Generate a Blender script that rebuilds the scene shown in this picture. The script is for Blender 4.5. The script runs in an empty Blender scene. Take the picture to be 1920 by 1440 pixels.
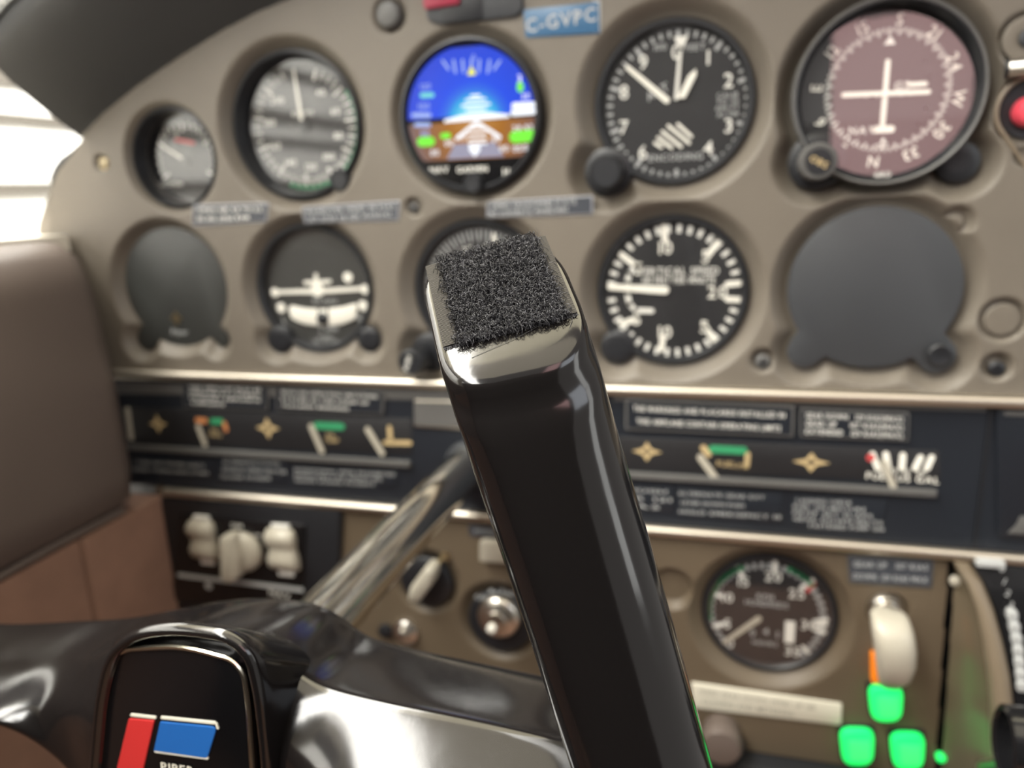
import bpy, bmesh, math, random
import numpy as np
from mathutils import Matrix, Vector

random.seed(7); np.random.seed(7)
S = bpy.context.scene
COL = S.collection
MM = 0.001
PI = math.pi

# ------------------------------------------------------------------ camera
# Calibrated from the photograph: the instrument panel is the plane y = 0, x to the right, z up (mm).
F = 1440.0
R = np.array([[0.96317553, 0.03881959, 0.26605627],
              [0.02968662, 0.96811856, -0.24872706],
              [-0.2672295, 0.24746613, 0.93131569]])
M2B = np.array([[1, 0, 0], [0, 0, 1], [0, -1, 0]], float)      # (X, down, into) -> blender (x, y, z)
CAM = np.array([123.02734, -428.759895, 113.928666])
AX = (M2B @ R.T).T                                             # rows: right, down, forward in blender axes
cam = bpy.data.cameras.new('camera'); co = bpy.data.objects.new('camera', cam); COL.objects.link(co)
mw = Matrix.Identity(4)
for i in range(3):
    mw[i][0] = AX[0][i]; mw[i][1] = -AX[1][i]; mw[i][2] = -AX[2][i]; mw[i][3] = CAM[i] * MM
co.matrix_world = mw
cam.sensor_width = 36.0; cam.lens = 27.0
cam.clip_start = 0.005; cam.clip_end = 60
cam.dof.use_dof = True; cam.dof.focus_distance = 0.187; cam.dof.aperture_fstop = 8.8
S.camera = co

# ------------------------------------------------------------------ world, lights, exposure
W = bpy.data.worlds.new('World'); S.world = W; W.use_nodes = True
W.node_tree.nodes['Background'].inputs[0].default_value = (0.95, 0.9, 0.85, 1)
W.node_tree.nodes['Background'].inputs[1].default_value = 0.5


def area(name, loc, target, sx, sy, radiance, col):
    l = bpy.data.lights.new(name, 'AREA'); l.shape = 'RECTANGLE'; l.size = sx; l.size_y = sy
    l.energy = radiance * PI * sx * sy; l.color = col
    o = bpy.data.objects.new(name, l); COL.objects.link(o)
    o.location = loc
    d = Vector(target) - Vector(loc)
    o.rotation_euler = d.to_track_quat('-Z', 'Y').to_euler()
    return o


area('windshield_daylight', (-0.1, 0.16, 0.85), (0.0, -0.10, 0.0), 1.7, 0.75, 4.6, (1.0, 0.90, 0.62))
area('overhead_fill_light', (0.0, -0.62, 0.95), (0.0, -0.50, 0.0), 1.6, 0.8, 2.2, (1.0, 0.89, 0.66))  # added overhead lamp filling the panel and crossbar; no such window known
area('right_window_daylight', (0.80, -0.62, 0.42), (0.1, -0.2, 0.0), 0.45, 0.28, 3.2, (0.86, 0.92, 1.0))
area('horn_streak_light', (0.72, -0.30, 0.14), (0.0, -0.30, 0.12), 0.15, 0.46, 3.2, (0.95, 0.96, 0.93))  # tall narrow lamp added at the right to draw the horn's long streak
area('hangar_daylight', (-1.3, -1.0, 2.4), (-3.0, -1.0, 0.3), 10.0, 2.0, 24.0, (1.0, 0.98, 0.92))
area('course_glass_pink_light', (0.312, -0.600, 0.309), (0.19, 0, 0.15), 0.15, 0.18, 3.1, (1.0, 0.58, 0.57))  # added pink lamp, only there to redden the course gauge's glass
S.view_settings.view_transform = 'Standard'; S.view_settings.look = 'None'
S.view_settings.gamma = 1.0; S.view_settings.use_curve_mapping = False
S.view_settings.exposure = -0.1


# ------------------------------------------------------------------ pixel helpers (layout measured on the photograph)
def ray(px, py):
    return AX[0] * ((px - 960) / F) + AX[1] * ((py - 720) / F) + AX[2]


def aty(px, py, y=0.0):
    d = ray(px, py); s = (y - CAM[1]) / d[1]
    return CAM + s * d


def P(px, py, y=0.0):
    p = aty(px, py, y); return (p[0], p[2])


def cam3(c):
    """camera-space mm (right, down, forward) -> world mm"""
    return CAM + AX[0] * c[0] + AX[1] * c[1] + AX[2] * c[2]


def camv(c):
    return AX[0] * c[0] + AX[1] * c[1] + AX[2] * c[2]


# ------------------------------------------------------------------ materials
def srgb(h):
    c = [int(h[i:i + 2], 16) / 255 for i in (0, 2, 4)]
    return tuple(((x / 12.92) if x <= 0.04045 else ((x + 0.055) / 1.055) ** 2.4) for x in c) + (1,)


def mat(name, col, rough=0.5, metal=0.0, bump=None, var=0.0, vscale=60, spec=0.5, coat=0.0, rvar=0.0, emit=None, es=1.0):
    m = bpy.data.materials.new(name); m.use_nodes = True
    nt = m.node_tree; b = nt.nodes['Principled BSDF']
    c = srgb(col) if isinstance(col, str) else tuple(col) + (1,)
    b.inputs['Base Color'].default_value = c
    b.inputs['Roughness'].default_value = rough; b.inputs['Metallic'].default_value = metal
    b.inputs['Specular IOR Level'].default_value = spec
    if coat: b.inputs['Coat Weight'].default_value = coat; b.inputs['Coat Roughness'].default_value = 0.05
    tc = nt.nodes.new('ShaderNodeTexCoord')
    if var:
        n = nt.nodes.new('ShaderNodeTexNoise'); n.inputs['Scale'].default_value = vscale; n.inputs['Detail'].default_value = 5
        nt.links.new(tc.outputs['Object'], n.inputs['Vector'])
        mx = nt.nodes.new('ShaderNodeMix'); mx.data_type = 'RGBA'
        mx.inputs['A'].default_value = tuple(x * (1 - var) for x in c[:3]) + (1,)
        mx.inputs['B'].default_value = tuple(min(1, x * (1 + var)) for x in c[:3]) + (1,)
        nt.links.new(n.outputs['Fac'], mx.inputs['Factor']); nt.links.new(mx.outputs['Result'], b.inputs['Base Color'])
    if rvar:
        n = nt.nodes.new('ShaderNodeTexNoise'); n.inputs['Scale'].default_value = 90; n.inputs['Detail'].default_value = 6
        nt.links.new(tc.outputs['Object'], n.inputs['Vector'])
        r = nt.nodes.new('ShaderNodeMapRange'); r.inputs['To Min'].default_value = rough; r.inputs['To Max'].default_value = rough + rvar
        nt.links.new(n.outputs['Fac'], r.inputs['Value']); nt.links.new(r.outputs['Result'], b.inputs['Roughness'])
    if bump:
        n = nt.nodes.new('ShaderNodeTexNoise'); n.inputs['Scale'].default_value = bump[0]; n.inputs['Detail'].default_value = 4
        nt.links.new(tc.outputs['Object'], n.inputs['Vector'])
        bp = nt.nodes.new('ShaderNodeBump'); bp.inputs['Strength'].default_value = bump[1]; bp.inputs['Distance'].default_value = bump[2] * MM
        nt.links.new(n.outputs['Fac'], bp.inputs['Height']); nt.links.new(bp.outputs['Normal'], b.inputs['Normal'])
    if emit:
        b.inputs['Emission Color'].default_value = srgb(emit); b.inputs['Emission Strength'].default_value = es
    return m


def glass_mat(name, ior=1.5, tint=(1, 1, 1)):
    m = bpy.data.materials.new(name); m.use_nodes = True
    nt = m.node_tree; nt.nodes.clear()
    out = nt.nodes.new('ShaderNodeOutputMaterial'); mx = nt.nodes.new('ShaderNodeMixShader')
    lw = nt.nodes.new('ShaderNodeLayerWeight'); lw.inputs['Blend'].default_value = 0.5
    pw = nt.nodes.new('ShaderNodeMath'); pw.operation = 'POWER'; pw.inputs[1].default_value = 5
    f0_ = ((ior - 1) / (ior + 1)) ** 2
    fr = nt.nodes.new('ShaderNodeMath'); fr.operation = 'MULTIPLY_ADD'; fr.inputs[1].default_value = 1 - f0_; fr.inputs[2].default_value = f0_
    nt.links.new(lw.outputs['Facing'], pw.inputs[0]); nt.links.new(pw.outputs[0], fr.inputs[0])
    t = nt.nodes.new('ShaderNodeBsdfTransparent'); t.inputs[0].default_value = tuple(tint) + (1,)
    g = nt.nodes.new('ShaderNodeBsdfGlossy'); g.inputs['Roughness'].default_value = 0.02
    nt.links.new(fr.outputs[0], mx.inputs[0]); nt.links.new(t.outputs[0], mx.inputs[1]); nt.links.new(g.outputs[0], mx.inputs[2])
    nt.links.new(mx.outputs[0], out.inputs[0])
    return m


def yoke_mat():
    m = mat('yoke_plastic', (0.007, 0.006, 0.0062), 0.07, spec=0.7, rvar=0.12)
    nt = m.node_tree; b = nt.nodes['Principled BSDF']
    tc = nt.nodes.new('ShaderNodeTexCoord'); mp = nt.nodes.new('ShaderNodeMapping'); mp.inputs['Scale'].default_value = (900, 900, 60)
    mp.inputs['Rotation'].default_value = (0.2, 0.3, 0.1)
    nt.links.new(tc.outputs['Object'], mp.inputs['Vector'])
    n = nt.nodes.new('ShaderNodeTexNoise'); n.inputs['Scale'].default_value = 1; n.inputs['Detail'].default_value = 2
    nt.links.new(mp.outputs[0], n.inputs['Vector'])
    n2 = nt.nodes.new('ShaderNodeTexNoise'); n2.inputs['Scale'].default_value = 70; n2.inputs['Detail'].default_value = 2
    nt.links.new(tc.outputs['Object'], n2.inputs['Vector'])
    b1 = nt.nodes.new('ShaderNodeBump'); b1.inputs['Strength'].default_value = 0.10; b1.inputs['Distance'].default_value = 0.03 * MM
    b2 = nt.nodes.new('ShaderNodeBump'); b2.inputs['Strength'].default_value = 0.13; b2.inputs['Distance'].default_value = 0.5 * MM
    nt.links.new(n.outputs['Fac'], b1.inputs['Height']); nt.links.new(n2.outputs['Fac'], b2.inputs['Height'])
    nt.links.new(b1.outputs[0], b2.inputs['Normal']); nt.links.new(b2.outputs[0], b.inputs['Normal'])
    return m


M = dict(
    panel=mat('tan_vinyl_panel', (0.142, 0.123, 0.099), 0.5, bump=(900, 0.35, 0.3), var=0.10, vscale=25),
    subpanel=mat('brown_vinyl_subpanel', (0.112, 0.085, 0.056), 0.5, bump=(900, 0.35, 0.3), var=0.10, vscale=25),
    black=mat('black_satin', (0.012, 0.013, 0.016), 0.42),
    blackgloss=mat('black_gloss', (0.008, 0.008, 0.009), 0.12),
    dial=mat('dial_black', (0.012, 0.012, 0.014), 0.6),
    slate=mat('slate_plate', (0.040, 0.043, 0.048), 0.5, bump=(1500, 0.3, 0.2)),
    olive=mat('charcoal_plate', (0.042, 0.044, 0.042), 0.45, bump=(1500, 0.3, 0.2)),
    strip=mat('black_strip', (0.013, 0.016, 0.022), 0.38),
    stripgrey=mat('grey_strip_edge', (0.10, 0.098, 0.095), 0.45),
    white=mat('white_paint', (0.84, 0.82, 0.74), 0.6),
    print=mat('printed_white', (0.78, 0.77, 0.72), 0.7),
    dimprint=mat('printed_grey', (0.42, 0.43, 0.43), 0.7),
    cream=mat('cream_plastic', (0.44, 0.41, 0.34), 0.35),
    gold=mat('gold_print', (0.50, 0.38, 0.20), 0.5),
    green=mat('green_print', (0.03, 0.28, 0.12), 0.6),
    orange=mat('orange_print', (0.55, 0.22, 0.08), 0.6),
    red=mat('red_print', (0.5, 0.06, 0.06), 0.6),
    redbtn=mat('red_button_plastic', (0.62, 0.06, 0.09), 0.35),
    maroon=mat('maroon_plastic', (0.30, 0.03, 0.06), 0.35),
    chrome=mat('polished_steel', (0.80, 0.77, 0.70), 0.13, 1.0),
    steel=mat('worn_steel', (0.66, 0.63, 0.58), 0.28, 1.0),
    rail=mat('aluminium_rail', (0.60, 0.55, 0.47), 0.40, 1.0, var=0.06, vscale=30),
    brass=mat('brass_screw', (0.60, 0.50, 0.32), 0.35, 1.0),
    leather=mat('dark_brown_leather', (0.125, 0.098, 0.085), 0.5, bump=(350, 0.3, 0.5), var=0.12, vscale=14),
    glare=mat('black_leather', (0.042, 0.044, 0.047), 0.5, bump=(420, 0.3, 0.5), var=0.15, vscale=12),
    glaretop=mat('grey_leather', (0.16, 0.16, 0.15), 0.5, bump=(420, 0.3, 0.5)),
    thread=mat('dark_thread', (0.02, 0.02, 0.02), 0.8),
    carpet=mat('brown_carpet', (0.24, 0.138, 0.098), 0.95, bump=(700, 0.8, 0.8), var=0.22, vscale=40),
    placard=mat('placard_black', (0.045, 0.05, 0.062), 0.4),
    placedge=mat('placard_edge', (0.33, 0.34, 0.37), 0.5),
    bluetape=mat('blue_embossed_tape', (0.045, 0.125, 0.24), 0.35),
    tape=mat('white_label_tape', (0.72, 0.69, 0.58), 0.5),
    tapeink=mat('faded_ink', (0.38, 0.37, 0.31), 0.7),
    beige=mat('window_cream', (0.7, 0.66, 0.57), 0.5),
    hangar=mat('hangar_white', (0.80, 0.79, 0.76), 0.7),
    girt=mat('hangar_girt', (0.09, 0.08, 0.065), 0.7),
    floor=mat('hangar_floor', (0.45, 0.43, 0.4), 0.6),
    glass=glass_mat('instrument_glass', 1.95),
    pane=glass_mat('window_glass', 1.45),
    yoke=yoke_mat(),
    emblem=mat('emblem_black', (0.005, 0.005, 0.006), 0.16),
    emred=mat('emblem_red', (0.62, 0.035, 0.035), 0.35),
    emblue=mat('emblem_blue', (0.015, 0.13, 0.46), 0.3),
    emedge=mat('emblem_chrome', (0.85, 0.80, 0.66), 0.22, 1.0),
    emwhite=mat('emblem_raised_edge', (0.85, 0.82, 0.70), 0.3),
    sel=mat('woven_selvage', (0.055, 0.050, 0.042), 0.8),
    velback=mat('pad_backing', (0.010, 0.010, 0.012), 0.95),
    fib1=mat('fibre_dark', (0.011, 0.011, 0.014), 0.65),
    fib2=mat('fibre_mid', (0.023, 0.023, 0.028), 0.55),
    fib3=mat('fibre_light', (0.09, 0.09, 0.10), 0.5),
    greenlamp=mat('lit_green_lens', (0.02, 0.5, 0.15), 0.3, emit='0cf05e', es=1.35),
    greenhot=mat('lit_green_lens_core', (0.02, 0.5, 0.15), 0.3, emit='3cff6c', es=1.15),
    orangelamp=mat('amber_lens', (0.8, 0.22, 0.01), 0.3, emit='ff8000', es=0.35),
    console=mat('console_brown_gloss', (0.115, 0.092, 0.062), 0.22),
    consoletrim=mat('console_tan_trim', (0.165, 0.13, 0.09), 0.4),
)


def screen(name, stops, es=1.0):
    """backlit display: colour by radius around the object's own origin"""
    m = bpy.data.materials.new(name); m.use_nodes = True
    nt = m.node_tree; b = nt.nodes['Principled BSDF']
    b.inputs['Base Color'].default_value = (0.01, 0.01, 0.01, 1); b.inputs['Roughness'].default_value = 0.2
    tc = nt.nodes.new('ShaderNodeTexCoord'); ln = nt.nodes.new('ShaderNodeVectorMath'); ln.operation = 'LENGTH'
    nt.links.new(tc.outputs['Object'], ln.inputs[0])
    mr = nt.nodes.new('ShaderNodeMapRange'); mr.inputs['From Max'].default_value = 40 * MM
    nt.links.new(ln.outputs['Value'], mr.inputs['Value'])
    cr = nt.nodes.new('ShaderNodeValToRGB')
    while len(cr.color_ramp.elements) < len(stops): cr.color_ramp.elements.new(0.5)
    for e, (p, c) in zip(cr.color_ramp.elements, stops): e.position = p; e.color = srgb(c)
    nt.links.new(mr.outputs[0], cr.inputs[0]); nt.links.new(cr.outputs[0], b.inputs['Emission Color'])
    b.inputs['Emission Strength'].default_value = es
    return m


M['sky'] = screen('display_sky', [(0, 'c8f4ff'), (0.22, '7be0f8'), (0.34, '2fb0f0'), (0.43, '2a72f0'), (0.55, '1450f4'), (1, '1042e0')])
M['ground'] = screen('display_ground', [(0, 'e0a050'), (0.4, 'c07a20'), (0.8, '9a6a50'), (1, '8a7070')], 0.8)
M['disp_white'] = mat('display_white', (0.1, 0.1, 0.1), 0.4, emit='f4f8ff', es=1.15)
M['disp_pale'] = mat('display_pale_blue', (0.1, 0.1, 0.1), 0.4, emit='86a8f4', es=0.9)
M['disp_green'] = mat('display_green', (0.05, 0.1, 0.02), 0.4, emit='5cf000', es=1.0)
M['disp_cyan'] = mat('display_cyan', (0.05, 0.1, 0.1), 0.4, emit='58e0e0', es=0.8)
M['disp_yellow'] = mat('display_yellow', (0.1, 0.1, 0.02), 0.4, emit='f0f020', es=1.0)
M['disp_grey'] = mat('display_grey', (0.1, 0.1, 0.1), 0.4, emit='7a78a0', es=0.8)

# ------------------------------------------------------------------ glyph cache
_glyph = {}


def make_glyphs(chars):
    tmp = []
    for ch in chars:
        cu = bpy.data.curves.new('glyph', 'FONT'); cu.body = ch; cu.size = 1.0; cu.resolution_u = 2; cu.offset = 0.012
        o = bpy.data.objects.new('glyph', cu); COL.objects.link(o); tmp.append((ch, o, cu))
    dg = bpy.context.evaluated_depsgraph_get()
    for ch, o, cu in tmp:
        me = bpy.data.meshes.new_from_object(o.evaluated_get(dg))
        v = [(x.co.x, x.co.y) for x in me.vertices]; f = [tuple(p.vertices) for p in me.polygons]
        x0 = min(p[0] for p in v); x1 = max(p[0] for p in v)
        _glyph[ch] = ([(x - x0, y) for x, y in v], f, x1 - x0)
        bpy.data.meshes.remove(me)
    for ch, o, cu in tmp:
        bpy.data.objects.remove(o); bpy.data.curves.remove(cu)


make_glyphs('ABCDEFGHIKLMNOPQRSTUVWXYZ0123456789-./%()iper')


# ------------------------------------------------------------------ mesh builder (world mm)
class MB:
    def __init__(s): s.v = []; s.f = []; s.m = []; s.mi = 0

    def add(s, vs, fs):
        b = len(s.v); s.v += [tuple(map(float, p)) for p in vs]
        s.f += [tuple(b + i for i in f) for f in fs]; s.m += [s.mi] * len(fs); return s

    def prism(s, poly, y0, y1, bev=0.0, back=False):
        """polygon of (x,z) extruded from y0 (front, smaller y) to y1; bevelled front edge"""
        n = len(poly); a = sum(poly[i][0] * poly[(i + 1) % n][1] - poly[(i + 1) % n][0] * poly[i][1] for i in range(n))
        if a < 0: poly = poly[::-1]
        rings = []
        if bev:
            rings.append([(x, y0, z) for x, z in inset(poly, bev)])
            rings.append([(x, y0 + bev * .3, z) for x, z in inset(poly, bev * .3)])
            rings.append([(x, y0 + bev, z) for x, z in poly])
        else:
            rings.append([(x, y0, z) for x, z in poly])
        rings.append([(x, y1, z) for x, z in poly])
        vs = [p for r in rings for p in r]; fs = [tuple(range(n))]
        for k in range(len(rings) - 1):
            for i in range(n):
                j = (i + 1) % n
                fs.append((k * n + i, (k + 1) * n + i, (k + 1) * n + j, k * n + j))
        if back: fs.append(tuple(range((len(rings) - 1) * n, len(rings) * n))[::-1])
        return s.add(vs, fs)

    def lathe(s, cx, cz, prof, seg=48, cap=True):
        """profile (r, y) about the y axis through (cx, cz), listed from the outside to the inside"""
        vs = []; fs = []
        for r, y in prof:
            for k in range(seg):
                a = 2 * PI * k / seg; vs.append((cx + r * math.cos(a), y, cz + r * math.sin(a)))
        for i in range(len(prof) - 1):
            for k in range(seg):
                l = (k + 1) % seg; fs.append((i * seg + k, i * seg + l, (i + 1) * seg + l, (i + 1) * seg + k))
        if cap: fs.append(tuple((len(prof) - 1) * seg + k for k in range(seg)))
        return s.add(vs, fs)

    def disc(s, cx, cz, r, y, seg=40, rz=None):
        return s.add([(cx + r * math.cos(2 * PI * k / seg), y, cz + (rz or r) * math.sin(2 * PI * k / seg)) for k in range(seg)], [tuple(range(seg))])

    def flat(s, poly, y): return s.prism(poly, y, y + 0.25)

    def bar(s, a, b, w, y, w2=None, t=0.5):
        """flat bar between two (x,z) points with rounded ends"""
        a = np.array(a, float); b = np.array(b, float); d = b - a; L = np.hypot(*d); d /= L; n = np.array([-d[1], d[0]])
        w2 = w if w2 is None else w2; pts = []
        for k in range(7):
            t0 = PI / 2 + PI * k / 6; pts.append(tuple(a + w / 2 * (d * math.cos(t0) + n * math.sin(t0))))
        for k in range(7):
            t0 = -PI / 2 + PI * k / 6; pts.append(tuple(b + w2 / 2 * (d * math.cos(t0) + n * math.sin(t0))))
        return s.prism(pts, y, y + t)

    def tube(s, pts, r, seg=8, closed=False, caps=True):
        pts = [np.array(p, float) for p in pts]; n = len(pts); vs = []; fs = []
        up = np.array([0.13, 0.97, 0.21])
        for i, p in enumerate(pts):
            a = pts[(i - 1) % n] if (closed or i) else p; b = pts[(i + 1) % n] if (closed or i < n - 1) else p
            t = b - a; t /= (np.linalg.norm(t) + 1e-9); u = np.cross(t, up); u /= (np.linalg.norm(u) + 1e-9); w = np.cross(t, u)
            rr = r[i] if isinstance(r, (list, tuple)) else r
            for k in range(seg):
                an = 2 * PI * k / seg; vs.append(p + rr * (u * math.cos(an) + w * math.sin(an)))
        for i in range(n if closed else n - 1):
            j = (i + 1) % n
            for k in range(seg):
                l = (k + 1) % seg; fs.append((i * seg + k, j * seg + k, j * seg + l, i * seg + l))
        if caps and not closed:
            fs.append(tuple(range(seg))); fs.append(tuple(range((n - 1) * seg, n * seg))[::-1])
        return s.add(vs, fs)

    def loft(s, rings, cap0=True, cap1=True):
        n = len(rings[0]); vs = [p for r in rings for p in r]; fs = []
        for i in range(len(rings) - 1):
            for k in range(n):
                l = (k + 1) % n; fs.append((i * n + k, (i + 1) * n + k, (i + 1) * n + l, i * n + l))
        if cap0: fs.append(tuple(range(n)))
        if cap1: fs.append(tuple(range((len(rings) - 1) * n, len(rings) * n))[::-1])
        return s.add(vs, fs)

    def box(s, x0, x1, y0, y1, z0, z1, bev=0.0):
        return s.prism([(x0, z0), (x1, z0), (x1, z1), (x0, z1)], y0, y1, bev, back=True)

    def text(s, txt, x, z, size, y, rot=0.0, xs=1.0, gap=0.14, shear=0.0):
        """centred on (x,z), glyphs of cap height about 0.73*size, facing -y"""
        adv = []; w = 0
        for ch in txt:
            if ch == ' ': adv.append((None, w)); w += 0.38
            else: adv.append((_glyph[ch], w)); w += _glyph[ch][2] + gap
        w -= gap; c, sn = math.cos(rot), math.sin(rot)
        for g, o in adv:
            if g is None: continue
            vs = []
            for gx, gy in g[0]:
                u = (gx + o - w / 2) * size * xs; v = (gy - 0.36) * size; u += shear * v
                vs.append((x + u * c - v * sn, y, z + u * sn + v * c))
            s.add(vs, g[1])
        return s

    def build(s, name, mats, parent=None, smooth=40, origin=None):
        me = bpy.data.meshes.new(name)
        if parent is not None:
            r = parent
            while r.parent: r = r.parent
            off = np.array(r.location) / MM
        elif origin is not None: off = np.array(origin, float)
        else:
            v = np.array(s.v); off = (v.min(0) + v.max(0)) / 2
        loc = np.zeros(3)
        if parent is not None and origin is not None:
            loc = np.array(origin, float) - off; off = np.array(origin, float)
        vv = (np.array(s.v) - off) * MM
        me.from_pydata(vv.tolist(), [], s.f)
        if not isinstance(mats, (list, tuple)): mats = [mats]
        for m in mats: me.materials.append(m)
        if len(mats) > 1: me.polygons.foreach_set('material_index', s.m)
        bm = bmesh.new(); bm.from_mesh(me); bmesh.ops.recalc_face_normals(bm, faces=bm.faces); bm.to_mesh(me); bm.free()
        if smooth:
            me.polygons.foreach_set('use_smooth', [True] * len(me.polygons)); me.set_sharp_from_angle(angle=math.radians(smooth))
        o = bpy.data.objects.new(name, me); COL.objects.link(o)
        if name in ('lettering', 'scale_print', 'tick_marks', 'numerals', 'compass_numerals'): o['kind'] = 'stuff'
        if parent is not None: o.parent = parent; o.location = loc * MM
        else: o.location = off * MM
        return o


def inset(poly, d):
    n = len(poly); out = []
    for i in range(n):
        a = np.array(poly[i - 1]); b = np.array(poly[i]); c = np.array(poly[(i + 1) % n])
        e1 = b - a; e2 = c - b; e1 = e1 / (np.hypot(*e1) + 1e-9); e2 = e2 / (np.hypot(*e2) + 1e-9)
        n1 = np.array([-e1[1], e1[0]]); n2 = np.array([-e2[1], e2[0]])
        k = 1 + n1 @ n2
        out.append(tuple(b + (n1 + n2) * d / max(k, 0.5)))
    return out


def rrect(x0, x1, z0, z1, r, seg=5):
    pts = []
    for cx, cz, a0 in ((x1 - r, z0 + r, -90), (x1 - r, z1 - r, 0), (x0 + r, z1 - r, 90), (x0 + r, z0 + r, 180)):
        for k in range(seg + 1):
            a = math.radians(a0 + 90 * k / seg); pts.append((cx + r * math.cos(a), cz + r * math.sin(a)))
    return pts


def rounded(poly, r, seg=5):
    """round the corners of any (x,z) polygon"""
    n = len(poly); out = []
    for i in range(n):
        a = np.array(poly[i - 1], float); b = np.array(poly[i], float); c = np.array(poly[(i + 1) % n], float)
        ri = min(r[i] if isinstance(r, (list, tuple)) else r, np.hypot(*(a - b)) * .48, np.hypot(*(c - b)) * .48)
        p = b + (a - b) / np.hypot(*(a - b)) * ri; q = b + (c - b) / np.hypot(*(c - b)) * ri
        for k in range(seg + 1):
            t = k / seg; out.append(tuple((1 - t) ** 2 * p + 2 * t * (1 - t) * b + t * t * q))
    return out


def tag(o, label, cat, group=None, kind=None):
    o['label'] = label; o['category'] = cat
    if group: o['group'] = group
    if kind: o['kind'] = kind
    return o


def thing(name, label, cat, loc, group=None):
    o = bpy.data.objects.new(name, None); o.empty_display_size = 0.01; COL.objects.link(o)
    o.location = [c * MM for c in loc]
    return tag(o, label, cat, group)


def structure(o): o['kind'] = 'structure'; return o


def nz(a): return a / np.linalg.norm(a)


# ------------------------------------------------------------------ moulded panels (height field with dishes and holes)
def sstep(t): t = np.clip(t, 0, 1); return t * t * (3 - 2 * t)


def moulded(name, x0, x1, z0, z1, holes, keep, m, step=0.9, bumps=()):
    nx = int((x1 - x0) / step) + 1; nzz = int((z1 - z0) / step) + 1
    X, Z = np.meshgrid(np.linspace(x0, x1, nx), np.linspace(z0, z1, nzz))
    Y = np.zeros_like(X); inner = np.zeros_like(X, bool)
    for h in holes:
        s = np.hypot(X - h['c'][0], Z - h['c'][1]) - h['r']
        for lx, lz, lr in h.get('lugs', ()):
            s2 = np.hypot(X - lx, Z - lz) - lr
            k = 4.0; hh = np.clip(0.5 + 0.5 * (s2 - s) / k, 0, 1)
            s = s2 * (1 - hh) + s * hh - k * hh * (1 - hh)
        wd = h.get('wd', 9.0) * .85; dd = h.get('dd', 3.5) * 1.8; D = h.get('D', 13.0)
        d = dd * (1 - sstep((s - 0.5) / wd)) + (D - dd) * (1 - sstep((s + 1.2) / 2.2))
        Y = np.maximum(Y, d)
        if h.get('open', True): inner |= s < -2.5
    for bx, bz, br, bh in bumps:
        t = np.hypot(X - bx, Z - bz) / br
        Y = Y - bh * np.where(t < 1, (1 - t * t) ** 2, 0)
    ok = keep(X, Z) & ~inner
    q = ok[:-1, :-1] & ok[1:, :-1] & ok[:-1, 1:] & ok[1:, 1:]
    idx = np.arange(nx * nzz).reshape(nzz, nx)
    F4 = np.stack([idx[:-1, :-1][q], idx[:-1, 1:][q], idx[1:, 1:][q], idx[1:, :-1][q]], 1)
    used = np.unique(F4); remap = -np.ones(nx * nzz, int); remap[used] = np.arange(len(used)); F4 = remap[F4]
    V = np.stack([X.ravel()[used], Y.ravel()[used], Z.ravel()[used]], 1) * MM
    # a skirt around the outer edge gives the sheet its thickness
    me = bpy.data.meshes.new(name)
    me.vertices.add(len(V)); me.vertices.foreach_set('co', V.ravel())
    me.loops.add(F4.size); me.loops.foreach_set('vertex_index', F4.ravel().astype(np.int32))
    me.polygons.add(len(F4)); me.polygons.foreach_set('loop_start', np.arange(0, F4.size, 4, dtype=np.int32))
    me.update(calc_edges=True); me.validate()
    me.polygons.foreach_set('use_smooth', [True] * len(me.polygons))
    me.materials.append(m)
    o = bpy.data.objects.new(name, me); COL.objects.link(o)
    return o


def lug(px, py, r): x, z = P(px, py); return (x, z, r)


R0 = 41.3
C = dict(asi=(-130.7, 154.9), g5=(-18.5, 153.4), alt=(92.2, 153.8), vor=(193.9, 151.3), bl=(-234.0, 57.9),
         tc=(-130.3, 56.7), hi=(-19.5, 55.5), vsi=(92.6, 54.4), br=(195.6, 55.8), vac=P(318, 297))
holes = [
    dict(c=C['vac'], r=29.5, wd=6, dd=3), dict(c=C['asi'], r=R0, wd=11, dd=5), dict(c=C['g5'], r=R0, wd=8, dd=3, D=8),
    dict(c=C['alt'], r=R0, lugs=[lug(1137, 322, 12)], wd=12, dd=5), dict(c=C['vor'], r=R0 + 1, lugs=[lug(1534, 303, 13), lug(1803, 303, 9)], wd=12, dd=6),
    dict(c=C['bl'], r=39, lugs=[lug(262, 640, 8), lug(402, 640, 6)], wd=9, dd=4, D=9), dict(c=C['tc'], r=R0 - 1, lugs=[lug(515, 640, 8), lug(684, 640, 7)], wd=9, dd=4),
    dict(c=C['hi'], r=R0, lugs=[lug(800, 664, 11)], wd=11, dd=4), dict(c=C['vsi'], r=R0, lugs=[lug(1155, 655, 9)], wd=12, dd=5),
    dict(c=C['br'], r=41.5, lugs=[lug(1510, 662, 9), lug(1758, 668, 10)], wd=12, dd=5, D=9),
    dict(c=P(190, 305), r=2.5, wd=4, dd=2.0, D=3, open=False), dict(c=P(775, 388), r=3, wd=3, dd=2, D=3, open=False),
    dict(c=P(1430, 676), r=3, wd=5, dd=3, D=4, open=False), dict(c=P(1870, 688), r=3, wd=6, dd=3, D=4, open=False),
    dict(c=P(1880, 600), r=8, wd=4, dd=2.5, D=2.5, open=False), dict(c=P(1795, 418), r=4, wd=6, dd=3, D=3, open=False),
    dict(c=P(730, 28), r=6, wd=5, dd=2, D=4, open=False),
    dict(c=P(1933, 205), r=14, lugs=[lug(1925, 290, 3)], wd=3, dd=2, D=5, open=False), dict(c=P(1925, 72), r=9, wd=4, dd=2, D=3, open=False),
]
edge_px = [(152, 258), (150, 266), (132, 290), (107, 320), (95, 350), (82, 385), (71, 420), (70, 470), (60, 560), (60, 760)]
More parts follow.
